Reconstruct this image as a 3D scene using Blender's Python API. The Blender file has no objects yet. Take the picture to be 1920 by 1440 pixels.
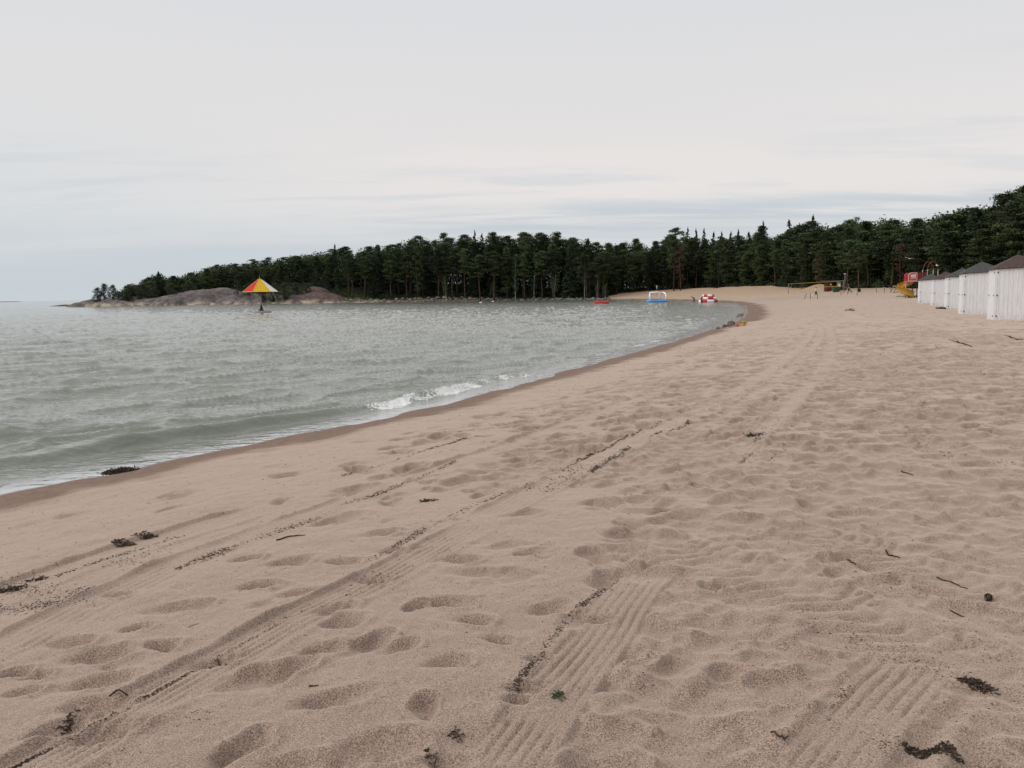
import bpy, bmesh, math, random
import numpy as np
from mathutils import Vector, Matrix
R = math.radians
scene = bpy.context.scene
COL = scene.collection

# ---------------------------------------------------------------- camera
CAM_H = 2.4; FPX = 1554.0; PITCH = math.atan(169/1554); ROLL = 0.0146
F = Vector((0, math.cos(PITCH), -math.sin(PITCH)))
r0 = Vector((1, 0, 0)); u0 = r0.cross(F)
RT = r0*math.cos(ROLL) - u0*math.sin(ROLL)
UP = u0*math.cos(ROLL) + r0*math.sin(ROLL)
cam = bpy.data.cameras.new('camera'); cam_o = bpy.data.objects.new('camera', cam); COL.objects.link(cam_o)
m3 = Matrix((RT, UP, -F)).transposed()
cam_o.matrix_world = Matrix.Translation((0, 0, CAM_H)) @ m3.to_4x4()
cam.sensor_width = 36; cam.lens = 36*FPX/1920; cam.clip_start = 0.1; cam.clip_end = 40000
scene.camera = cam_o

# ---------------------------------------------------------------- sky, sun, exposure
SUN_EL, SUN_AZ = R(38), R(-98)          # azimuth from +Y towards +X
w = bpy.data.worlds.new('World'); scene.world = w; w.use_nodes = True
nt = w.node_tree; nt.nodes.clear()
def N(nt, t, **k):
    n = nt.nodes.new(t)
    for a, b in k.items():
        if a == 'ins':
            for i, v in b.items(): n.inputs[i].default_value = v
        else: setattr(n, a, b)
    return n
def mth(nt, op, a, b=None, c=None, clamp=False):
    n = nt.nodes.new('ShaderNodeMath'); n.operation = op; n.use_clamp = clamp
    for i, v in enumerate((a, b, c)):
        if v is None: continue
        if isinstance(v, (int, float)): n.inputs[i].default_value = v
        else: nt.links.new(v, n.inputs[i])
    return n.outputs[0]
def mixc(nt, f, a, b, mode='MIX'):
    n = nt.nodes.new('ShaderNodeMix'); n.data_type = 'RGBA'; n.blend_type = mode
    for i, v in ((0, f), (6, a), (7, b)):
        if isinstance(v, (int, float)): n.inputs[i].default_value = v
        elif isinstance(v, tuple): n.inputs[i].default_value = v if len(v) == 4 else v + (1,)
        else: nt.links.new(v, n.inputs[i])
    return n.outputs[2]
def mapr(nt, v, a, b, c=0., d=1., smooth=True):
    n = nt.nodes.new('ShaderNodeMapRange')
    if smooth: n.interpolation_type = 'SMOOTHSTEP'
    nt.links.new(v, n.inputs[0])
    for i, q in enumerate((a, b, c, d)): n.inputs[i+1].default_value = q
    return n.outputs[0]
def noise(nt, vec, scale, detail=3, rough=.5, dist=0.):
    n = nt.nodes.new('ShaderNodeTexNoise')
    n.inputs['Scale'].default_value = scale; n.inputs['Detail'].default_value = detail
    n.inputs['Roughness'].default_value = rough; n.inputs['Distortion'].default_value = dist
    if vec is not None: nt.links.new(vec, n.inputs['Vector'])
    return n.outputs[0]
SKS = 0.1
sky = N(nt, 'ShaderNodeTexSky', sky_type='NISHITA'); sky.sun_disc = False
sky.sun_elevation = SUN_EL; sky.sun_rotation = SUN_AZ
tc = N(nt, 'ShaderNodeTexCoord'); sep = N(nt, 'ShaderNodeSeparateXYZ'); nt.links.new(tc.outputs['Generated'], sep.inputs[0])
X, Y, Z = sep.outputs
zc = mth(nt, 'MAXIMUM', Z, 0.0)
den = mth(nt, 'ADD', zc, 0.07)
cmb = N(nt, 'ShaderNodeCombineXYZ')
nt.links.new(mth(nt, 'DIVIDE', X, den), cmb.inputs[0]); nt.links.new(mth(nt, 'DIVIDE', Y, den), cmb.inputs[1])
mp = N(nt, 'ShaderNodeMapping'); mp.inputs['Rotation'].default_value = (0, 0, R(12)); mp.inputs['Scale'].default_value = (.35, 1, 1)
nt.links.new(cmb.outputs[0], mp.inputs[0])
n1 = noise(nt, mp.outputs[0], .55, 5, .55, .4); n2 = noise(nt, mp.outputs[0], 1.7, 5, .6, .3)
k = 1/SKS
def C(r, g, b): return (r*k, g*k, b*k, 1)
bn_ = mth(nt, 'MULTIPLY', mth(nt, 'MULTIPLY', mapr(nt, mth(nt, 'ADD', Z, mth(nt, 'MULTIPLY', mth(nt, 'SUBTRACT', n1, .5), .03)), .055, .078), mapr(nt, Z, .112, .092)), mth(nt, 'MULTIPLY', mapr(nt, n2, .36, .58), mapr(nt, X, -.25, .05)))
top = C(.725, .735, .755); warm = C(.82, .785, .765); low = C(.56, .625, .67); cool = C(.60, .645, .69)
base = mixc(nt, mapr(nt, Z, .36, .12), top, warm)
azr = mapr(nt, X, .25, .55); hi = mth(nt, 'MULTIPLY', mth(nt, 'MULTIPLY', mapr(nt, n2, .45, .62), azr), mth(nt, 'MULTIPLY', mapr(nt, Z, .14, .18), mapr(nt, Z, .26, .2)))
base = mixc(nt, mth(nt, 'MULTIPLY', hi, .6), base, C(.62, .66, .71))
az = mapr(nt, X, -.62, -.05)                     # the left part of the sky is cooler
base = mixc(nt, mth(nt, 'MULTIPLY', mth(nt, 'SUBTRACT', 1., az), mapr(nt, Z, .3, .1)), base, C(.70, .725, .745))
lowf = mth(nt, 'MULTIPLY', mapr(nt, mth(nt, 'ADD', Z, mth(nt, 'MULTIPLY', mth(nt, 'SUBTRACT', n1, .5), .10)), .12, .03), .92)
base = mixc(nt, lowf, base, low)
band = mth(nt, 'MULTIPLY', mapr(nt, Z, .045, .08), mapr(nt, Z, .19, .11))
strk = mth(nt, 'MULTIPLY', mth(nt, 'MULTIPLY', mapr(nt, n2, .48, .66), band), .55)
base = mixc(nt, strk, base, cool)
base = mixc(nt, mth(nt, 'MULTIPLY', mapr(nt, n1, .35, .7), .22), base, C(.68, .69, .72))
base = mixc(nt, mth(nt, 'MULTIPLY', bn_, .75), base, C(.545, .605, .655))
fin = mixc(nt, .035, base, sky.outputs[0])
bg = N(nt, 'ShaderNodeBackground'); bg.inputs[1].default_value = SKS
nt.links.new(fin, bg.inputs[0]); wo = N(nt, 'ShaderNodeOutputWorld'); nt.links.new(bg.outputs[0], wo.inputs[0])

sd = bpy.data.lights.new('sun', 'SUN'); sd.energy = 2.05; sd.angle = R(66); sd.color = (1, .96, .91)
so = bpy.data.objects.new('sun', sd); COL.objects.link(so)
sdir = Vector((math.sin(SUN_AZ)*math.cos(SUN_EL), math.cos(SUN_AZ)*math.cos(SUN_EL), math.sin(SUN_EL)))
so.rotation_euler = sdir.to_track_quat('Z', 'Y').to_euler()
scene.view_settings.view_transform = 'Standard'; scene.view_settings.look = 'None'
scene.view_settings.exposure = 0.0; scene.view_settings.gamma = 1
scene.cycles.max_bounces = 6; scene.cycles.diffuse_bounces = 3; scene.cycles.transparent_max_bounces = 6

# ---------------------------------------------------------------- photo geometry -> world
def ray(px, py): return F*FPX + RT*(px-960) - UP*(py-720)
def U(px, py, z=0.):
    d = ray(px, py); t = (z-CAM_H)/d.z
    return (d.x*t, d.y*t)
def UD(px, py, D):
    d = ray(px, py); t = D/d.y
    return Vector((d.x*t, D, CAM_H + d.z*t))
def yhor(px): return 565 - .0146*px

# ---------------------------------------------------------------- numpy helpers
def sstep(a, b, x):
    t = np.clip((x-a)/(b-a), 0, 1); return t*t*(3-2*t)
class VN:
    """smooth value noise on a wrapped lattice"""
    def __init__(s, seed, n=256): s.n = n; s.a = np.random.default_rng(seed).random((n, n)).astype(np.float32)*2-1
    def __call__(s, x, y):
        xi = np.floor(x).astype(np.int64); yi = np.floor(y).astype(np.int64)
        fx = (x-xi); fy = (y-yi); fx = fx*fx*(3-2*fx); fy = fy*fy*(3-2*fy)
        n = s.n; a = s.a; x0 = xi % n; x1 = (xi+1) % n; y0 = yi % n; y1 = (yi+1) % n
        return (a[x0, y0]*(1-fx)+a[x1, y0]*fx)*(1-fy) + (a[x0, y1]*(1-fx)+a[x1, y1]*fx)*fy
VNS = [VN(i) for i in range(12)]
def fbm(x, y, oct=4, seed=0, gain=.5):
    r = 0; a = 1; t = 0
    for i in range(oct):
        r = r + a*VNS[(seed+i) % 12](x*2**i+13.7*i, y*2**i+5.1*i); t += a; a *= gain
    return r/t
def bil(g, x0, y0, step, x, y):
    nx, ny = g.shape
    u = np.clip((x-x0)/step, 0, nx-1.001); v = np.clip((y-y0)/step, 0, ny-1.001)
    i = u.astype(np.int64); j = v.astype(np.int64); fu = u-i; fv = v-j
    return (g[i, j]*(1-fu)+g[i+1, j]*fu)*(1-fv) + (g[i, j+1]*(1-fu)+g[i+1, j+1]*fu)*fv

# ---------------------------------------------------------------- shoreline
SH_PX = [(0, 928), (187, 893), (320, 862), (467, 833), (640, 797), (760, 772), (873, 747), (973, 719), (1045, 699), (1140, 672), (1260, 640), (1340, 615), (1385, 600),
         (1400, 586), (1397, 574.5), (1382, 569), (1340, 566), (1245, 562.3), (1140, 561.8), (1000, 563), (850, 565), (700, 567), (600, 568.4),
         (450, 570.6), (300, 572.9), (200, 574), (122, 572.5)]
ctrl = [(-60, -70), (-22, -18), (-10.5, 1.5)] + [U(*p) for p in SH_PX] + [(-190, 345), (-175, 380), (-120, 430), (-60, 520), (60, 700)]
def catmull(P, n):
    out = []
    for i in range(len(P)-1):
        p0 = np.array(P[max(i-1, 0)]); p1 = np.array(P[i]); p2 = np.array(P[i+1]); p3 = np.array(P[min(i+2, len(P)-1)])
        for t in np.linspace(0, 1, n, endpoint=False):
            out.append(.5*((2*p1)+(-p0+p2)*t+(2*p0-5*p1+4*p2-p3)*t*t+(-p0+3*p1-3*p2+p3)*t**3))
    out.append(np.array(P[-1])); return np.array(out)
shore = catmull(ctrl, 5)
poly = np.vstack([shore, [(900, 900), (900, -400), (-60, -400)]])
def seg_dist(px, py, P):
    best = np.full(px.shape, 1e9)
    for a, b in zip(P[:-1], P[1:]):
        d = b-a; L = max((d**2).sum(), 1e-9)
        t = np.clip(((px-a[0])*d[0]+(py-a[1])*d[1])/L, 0, 1)
        best = np.minimum(best, (px-a[0]-t*d[0])**2+(py-a[1]-t*d[1])**2)
    return np.sqrt(best)
def inside(px, py, P):
    c = np.zeros(px.shape, bool); Q = np.vstack([P, P[:1]])
    for a, b in zip(Q[:-1], Q[1:]):
        if a[1] == b[1]: continue
        cr = ((a[1] > py) != (b[1] > py)) & (px < (b[0]-a[0])*(py-a[1])/(b[1]-a[1])+a[0]); c ^= cr
    return c
def sgrid(x0, x1, y0, y1, st):
    gx, gy = np.meshgrid(np.arange(x0, x1+st, st), np.arange(y0, y1+st, st), indexing='ij')
    d = seg_dist(gx, gy, shore); return np.where(inside(gx, gy, poly), d, -d)
G1 = sgrid(-25, 75, -8, 150, .3); G2 = sgrid(-500, 500, -160, 700, 2.5)
def S(x, y):
    """distance from the waterline, positive on land"""
    x = np.asarray(x, float); y = np.asarray(y, float)
    a = bil(G1, -25, -8, .3, x, y); b = bil(G2, -500, -160, 2.5, x, y)
    return np.where((x > -24) & (x < 74) & (y > -7) & (y < 149), a, b)

PX_ = [-40, -9, -3, -1, 0, 1.5, 4, 8, 11, 25, 45, 900]; PZ_ = [-2.4, -1.1, -.5, -.15, -.01, .13, .42, .72, .8, 1.0, 1.15, 1.6]
HX = [-400, -190, -160, -120, -75, -40, 0, 60, 400]; HZ = [.5, .6, 1.6, 4.0, 6.5, 4.5, 1.6, 1.2, 1.5]
def land_base(x, y):
    s = S(x, y)
    z = np.interp(s, PX_, PZ_)
    z = z + 1.45*sstep(100, 190, y)*sstep(2, 34, s)
    z = z + np.interp(x, HX, HZ)*sstep(215, 260, y)*sstep(3, 45, s)
    z = z + 3.0*sstep(60, 150, x-.10*y)*sstep(30, 110, y)*0.6
    # stone bank and wooded shore opposite
    z = z + 1.0*sstep(255, 275, y)*sstep(28, 5, x)*sstep(-60, -30, x)*sstep(.5, 4, s)
    z = z + .022*fbm(x/1.0, y/1.0, 2, 11)*sstep(-1.8, -.3, s)*sstep(2., .5, s)*sstep(60, 40, y)
    # heap of sand before the red hut
    q = UD(1542, 540, 186); z = z + 1.1*np.exp(-((x-q.x)/2.6)**2-((y-186)/3.)**2) + .75*np.exp(-((x-q.x+2.3)/2.6)**2-((y-187)/3.)**2)
    return z

# ---------------------------------------------------------------- sand relief: footprints, rake and tyre strips
rng = np.random.default_rng(7); random.seed(7)
NX0, NX1, NY0, NY1, NS = -6.5, 9.5, 1.2, 15.2, .01
MX0, MX1, MY0, MY1, MS = -14., 50., 0., 96., .04
near = np.zeros((int((NX1-NX0)/NS)+1, int((NY1-NY0)/NS)+1), np.float32)
mid = np.zeros((int((MX1-MX0)/MS)+1, int((MY1-MY0)/MS)+1), np.float32)
def ngrid(g, x0, y0, st, ax, ay, bx, by):
    i0 = max(int((ax-x0)/st), 0); i1 = min(int((bx-x0)/st)+1, g.shape[0]); j0 = max(int((ay-y0)/st), 0); j1 = min(int((by-y0)/st)+1, g.shape[1])
    if i0 >= i1 or j0 >= j1: return None
    xx = x0+np.arange(i0, i1)*st; yy = y0+np.arange(j0, j1)*st
    return (slice(i0, i1), slice(j0, j1)), xx[:, None], yy[None, :]
GR = ((near, NX0, NY0, NS), (mid, MX0, MY0, MS))
def noise_map(g, x0, y0, st, sc, sd):
    o = np.empty_like(g)
    for i in range(0, g.shape[0], 400):
        xx = (x0+np.arange(i, min(i+400, g.shape[0]))*st)[:, None]; yy = (y0+np.arange(g.shape[1])*st)[None, :]
        o[i:i+400] = fbm((xx+0*yy)/sc, (yy+0*xx)/sc, 3, sd)
    return o
NZ = {id(near): noise_map(near, NX0, NY0, NS, .13, 4), id(mid): noise_map(mid, MX0, MY0, MS, .16, 4)}
def stamp(x, y, ang, L, W, depth, rim=.25, far=True):
    c, s = math.cos(ang), math.sin(ang); ex = max(L, W)*1.9
    # a foot drags sand: heel and toe lobes, pushed-up rim
    for g, x0, y0, st in GR:
        if st > .02 and not far: continue
        q = ngrid(g, x0, y0, st, x-ex, y-ex, x+ex, y+ex)
        if q is None: continue
        sl, xx, yy = q
        u = ((xx-x)*c+(yy-y)*s)/L; v = (-(xx-x)*s+(yy-y)*c)/W
        nz = NZ[id(g)][sl]; v = v*(1-.25*u)+.18*np.sin(u*2.2)
        r2 = (u*u+v*v)*(1+.9*nz); r = np.sqrt(r2)
        pit = np.exp(-(r2**1.25)*1.1)*(1+.5*nz)
        rm = np.exp(-((r-1.25)/.3)**2)*(.55+.45*np.clip(u, -1, 1))*(1+1.2*nz)
        cur = g[sl]
        g[sl] = cur*(1-.75*pit) - depth*pit + depth*rim*rm
def strip(path, half, fn, px=True, z=.8, pad=.12, far=False):
    P = np.array([U(a, b, z) for a, b in path]) if px else np.array(path)
    P = catmull([tuple(p) for p in P], 6)
    segl = np.r_[0, np.cumsum(np.sqrt(((P[1:]-P[:-1])**2).sum(1)))]; tot = segl[-1]
    for g, x0, y0, st in GR:
        if far and st < .02: continue
        for k in range(len(P)-1):
            a, b = P[k], P[k+1]; d = b-a; L = math.hypot(*d)
            if L < 1e-6: continue
            d = d/L; e = half+pad
            q = ngrid(g, x0, y0, st, min(a[0], b[0])-e, min(a[1], b[1])-e, max(a[0], b[0])+e, max(a[1], b[1])+e)
            if q is None: continue
            sl, xx, yy = q
            t = (xx-a[0])*d[0]+(yy-a[1])*d[1]; wv = (xx-a[0])*d[1]-(yy-a[1])*d[0]    # wv > 0: to the right of the path
            m = (t >= 0) & (t < L) & (np.abs(wv) < e)
            if not m.any(): continue
            T = t+segl[k]; fade = sstep(0, .5, T)*sstep(0, .5, tot-T)
            new = fn(g[sl], T, wv, fade, xx+0*yy, yy+0*xx)
            g[sl] = np.where(m, new, g[sl])
def ribbed(half, pitch, dg=.012, wallL=.03, wallR=.01, flat=.9, wear=.5):
    def fn(cur, T, wv, fade, xx, yy):
        wv = wv + .02*fbm(T/.5, T*0+3, 2, 3)
        inn = sstep(half+.015, half-.02, np.abs(wv))*fade
        wr = np.clip(.75+wear*fbm(xx/.35, yy/.35, 3, 5), 0, 1)
        ph = np.abs(((wv/pitch) % 1)-.5)*2
        rib = -dg*1.0*np.exp(-(((1-ph))/.22)**2)*wr*np.clip(.8+1.1*fbm(xx/.2, yy/.2, 2, 6), .1, 1.2)
        z = cur*(1-flat*inn) + inn*(rib-.006)
        br = 1+.45*fbm(T/.22, T*0+9, 2, 4)
        z = z + fade*wallL*br*np.exp(-((wv+half+.03)/.032)**2) + fade*wallR*br*np.exp(-((wv-half-.03)/.032)**2)
        return z
    return fn
# large soft undulation
for g, x0, y0, st in GR:
    for i in range(0, g.shape[0], 400):
        xx = (x0+np.arange(i, min(i+400, g.shape[0]))*st)[:, None]; yy = (y0+np.arange(g.shape[1])*st)[None, :]
        xx, yy = xx+0*yy, yy+0*xx
        g[i:i+400] = .020*fbm(xx/1.1, yy/1.1, 3, 1)+.007*fbm(xx/.22, yy/.22, 3, 6)+(.0035*fbm(xx/.05, yy/.05, 2, 8) if st < .02 else 0)
# faint drag lines parallel to the waterline (beach-cleaning passes)
def dens(x, y):
    """how much the sand is trodden"""
    s = float(S(x, y)); d = 1.0
    d *= float(sstep(2.0, 4.0, s)*.5+sstep(4.5, 9., s)*.5)
    lim = .15+.22*(y-3)
    if y < 7.5 and x < lim: d *= .07
    if 7.5 <= y < 11 and x < -.2: d *= .25
    return d
def scatter(n, rx, ry, Lr, Dr, far, k=1.):
    for _ in range(n):
        x = rng.uniform(*rx); y = rng.uniform(*ry)
        if abs(x) > y*.78+2: continue
        if rng.random() > dens(x, y)*k*(1.0 if fbm(np.array(x/3.), np.array(y/3.), 2, 8) > -.12 else .5): continue
        L = rng.uniform(*Lr); stamp(x, y, rng.uniform(0, math.pi) if rng.random() < .5 else rng.normal(.5, .5), L, L*rng.uniform(.48, .75), rng.uniform(*Dr)*(1.55 if y > 9 else 1.2), rng.uniform(.2, .42), far)
scatter(9000, (-8, 50), (15, 90), (.16, .34), (.03, .06), True)
scatter(6500, (-6, 16), (5.5, 32), (.12, .25), (.03, .055), True)
scatter(2600, (-1.0, 9), (2.2, 9), (.1, .19), (.018, .042), True)
for _ in range(520):
    y = rng.uniform(2.3, 6); x = rng.uniform(.28*y-.15, .8*y+.3)
    if x < .1: continue
    L = rng.uniform(.05, .12); stamp(x, y, rng.uniform(0, 3.14), L, L*rng.uniform(.5, .8), rng.uniform(.012, .03), .35) if rng.random() < (.35 if abs(x-(y-2.8)*.55-.75) < .25 else .9) else None
scatter(6000, (-1.5, 16), (4.2, 22), (.05, .11), (.016, .032), True)
# the tread field at the right: a tyre pass with cross bars
def bars(half, lam, amp, skew):
    def fn(cur, T, wv, fade, xx, yy):
        inn = sstep(half+.04, half-.04, np.abs(wv))*fade
        ph = 2*math.pi*(T+skew*np.abs(wv)+.05*fbm(xx/.3, yy/.3, 2, 2))/lam
        return cur*(1-.65*inn)+inn*amp*(np.sin(ph)+.35*np.sin(2*ph+1))*np.clip(.65+1.1*fbm(xx/.22, yy/.22, 2, 7), 0, 1.3)
    return fn
strip([(1230, 985), (1480, 1075), (1720, 1180), (1990, 1320)], .30, bars(.30, .14, .012, .55))
strip([(1480, 960), (1680, 1030), (1990, 1140)], .2, bars(.2, .12, .010, .6))
# ribbed strips
strip([(-160, 1485), (60, 1368), (240, 1270), (400, 1186), (545, 1112), (740, 1022), (900, 942)], .17, ribbed(.17, .055, .024, .026, .010, .98, .3))
strip([(900, 942), (1020, 880), (1160, 812), (1300, 752)], .17, ribbed(.17, .062, .010, .018, .012, .8))
strip([(1300, 752), (1420, 690), (1500, 640), (1535, 600)], .17, ribbed(.17, .062, .010, .014, .014, .6))
strip([(905, 1480), (985, 1350), (1095, 1205), (1180, 1090), (1225, 1030)], .155, ribbed(.155, .05, .017, .004, .010, .97, .4))
strip([(1500, 1500), (1575, 1390), (1660, 1285), (1745, 1195)], .17, ribbed(.17, .056, .018, .022, .004, .97, .4))
strip([(1640, 1500), (1712, 1395), (1795, 1300), (1845, 1240)], .06, lambda c, T, wv, f, a, b: c*(1-.7*f*np.exp(-(wv/.06)**2))-.024*f*np.exp(-(wv/.05)**2)*(1+.5*fbm(a/.1, b/.1, 2, 3))+.014*f*np.exp(-((wv-.085)/.05)**2)+.012*f*np.exp(-((wv+.08)/.04)**2))
strip([(-160, 1200), (60, 1100), (230, 1025), (400, 962), (590, 905), (760, 850)], .2, ribbed(.2, .07, .015, .022, .0, .85))
strip([(760, 850), (930, 800), (1100, 745), (1250, 700)], .2, ribbed(.2, .075, .008, .03, .01, .6))
strip([(-160, 1085), (100, 990), (330, 925), (520, 880)], .2, ribbed(.2, .09, .006, .035, .01, .6))
strip([(1370, 850), (1430, 795), (1480, 750), (1530, 700)], .12, ribbed(.12, .06, .008, .02, .02, .6))
for dx in (0, 165):
    strip([(1290+dx*.9, 770), (1400+dx*.55, 712), (1490+dx*.36, 655), (1540+dx*.12, 610), (1532+dx*.06, 592), (1490, 585)], .16, ribbed(.16, .08, .006, .016, .014, .5), z=1.0)
# breaks of footprints over the strips and the single prints lower left
for px, py, L, a in [(335, 1068, .19, .2), (215, 1035, .12, .2), (130, 1122, .16, .3), (185, 1152, .2, .25), (300, 1140, .12, .2), (185, 1203, .17, .3), (175, 1248, .15, .3), (250, 1105, .1, 0),
    (105, 1288, .13, .3), (200, 1300, .17, .5), (480, 1215, .2, .4), (548, 1200, .13, .9), (615, 1268, .14, .2), (690, 1162, .15, .6), (750, 1172, .1, 1.), (835, 1092, .15, .1), (890, 1128, .13, .1),
    (935, 1165, .08, 0), (845, 1205, .11, .4), (455, 1345, .13, .9), (425, 1358, .09, 1.2), (540, 1382, .14, .2), (490, 1400, .13, .6), (520, 1432, .1, .3), (835, 1385, .09, .6), (645, 1120, .14, .3), (600, 1170, .12, .5),
    (400, 1180, .12, .4), (700, 1040, .12, .2), (560, 1055, .12, 0), (480, 1035, .14, .2), (630, 1090, .13, .5), (40, 1210, .1, .2), (20, 1172, .1, .3), (775, 1095, .1, .8), (985, 1255, .09, .3), (1120, 1128, .09, .1),
    (970, 1275, .07, .5), (1010, 1200, .07, .1), (60, 1180, .09, .2), (540, 995, .16, .2), (640, 1000, .14, .1), (460, 985, .13, .2), (740, 985, .15, .2), (860, 1010, .15, .1), (990, 1005, .13, .2), (720, 950, .14, .1)]:
    x, y = U(px, py, .8); stamp(x, y, a+rng.normal(0, .2), L*.88, L*.5, .042+.09*L, .34)
for _ in range(60):
    x, y = rng.uniform(-5, 1), rng.uniform(3, 13)
    L = rng.uniform(.04, .09); stamp(x, y, rng.uniform(0, 3.14), L, L*.6, rng.uniform(.006, .016), .3)

def relief(x, y):
    r = np.where((x > MX0) & (x < MX1) & (y > MY0) & (y < MY1), bil(mid, MX0, MY0, MS, x, y), 0)
    fadem = sstep(MX0, MX0+2, x)*sstep(MX1, MX1-4, x)*sstep(MY1, MY1-12, y)*sstep(MY0, MY0+1.5, y)
    r = r*fadem
    b = sstep(NX0, NX0+.5, x)*sstep(NX1, NX1-.5, x)*sstep(NY0, NY0+.3, y)*sstep(NY1, NY1-2, y)
    r = r*(1-b)+bil(near, NX0, NY0, NS, x, y)*b
    return r
def land(x, y):
    x = np.asarray(x, float); y = np.asarray(y, float)
    s = S(x, y)
    z = land_base(x, y)
    z = z + relief(x, y)*sstep(.9, 3.2, s)*np.where(y > 8, 1.0, 1)
    z = z + (.05*fbm(x/9, y/9, 3, 2) + .035*sstep(40, 90, y)*fbm(x/2.2, y/2.2, 3, 4))*sstep(1, 8, s)
    z = z + .012*fbm(x/.5, y/.5, 3, 9)*sstep(.3, 1.2, s)
    z = z + .012*np.clip(fbm((x*.91-y*.41)/.16, (x*.41+y*.91)/.42, 3, 2), -.6, .6)*sstep(.5, 1.5, s)*sstep(9, 3, s)*sstep(70, 50, y)
    z = z + .05*sstep(.6, 1.3, s)*sstep(3.2, 1.6, s)*(.5+fbm(x/.8, y/.8, 3, 10))     # little swash berm
    z = z + sstep(230, 260, y)*sstep(5, 30, s)*.5*fbm(x/7, y/7, 4, 5)
    return z
def zat(x, y): return float(land(np.array([x]), np.array([y]))[0])

# ---------------------------------------------------------------- materials
MATS = {}
def mat(name, col=(.5, .5, .5), rough=.6, spec=.3, var=.12, scale=6., metal=0., bump=0., bscale=40., rndm=0.):
    if name in MATS: return MATS[name]
    m = bpy.data.materials.new(name); m.use_nodes = True; t = m.node_tree; b = t.nodes['Principled BSDF']
    b.inputs['Roughness'].default_value = rough; b.inputs['Specular IOR Level'].default_value = spec; b.inputs['Metallic'].default_value = metal
    c = N(t, 'ShaderNodeTexCoord'); f = mapr(t, noise(t, c.outputs['Object'], scale, 4, .6), .3, .7)
    lo = tuple(q*(1-var) for q in col); hi = tuple(min(q*(1+var), 1) for q in col)
    out = mixc(t, f, lo, hi)
    if rndm:
        oi = N(t, 'ShaderNodeObjectInfo'); out = mixc(t, 1., out, mixc(t, oi.outputs['Random'], (1-rndm,)*3, (1+rndm, 1+rndm, 1+rndm*.6)), 'MULTIPLY')
    t.links.new(out, b.inputs['Base Color'])
    if bump:
        bn = N(t, 'ShaderNodeBump'); bn.inputs['Strength'].default_value = bump; bn.inputs['Distance'].default_value = .02
        t.links.new(noise(t, c.outputs['Object'], bscale, 4), bn.inputs['Height']); t.links.new(bn.outputs[0], b.inputs['Normal'])
    MATS[name] = m; return m
def attr(t, name):
    a = N(t, 'ShaderNodeAttribute'); a.attribute_name = name; return a.outputs['Fac']

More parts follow.
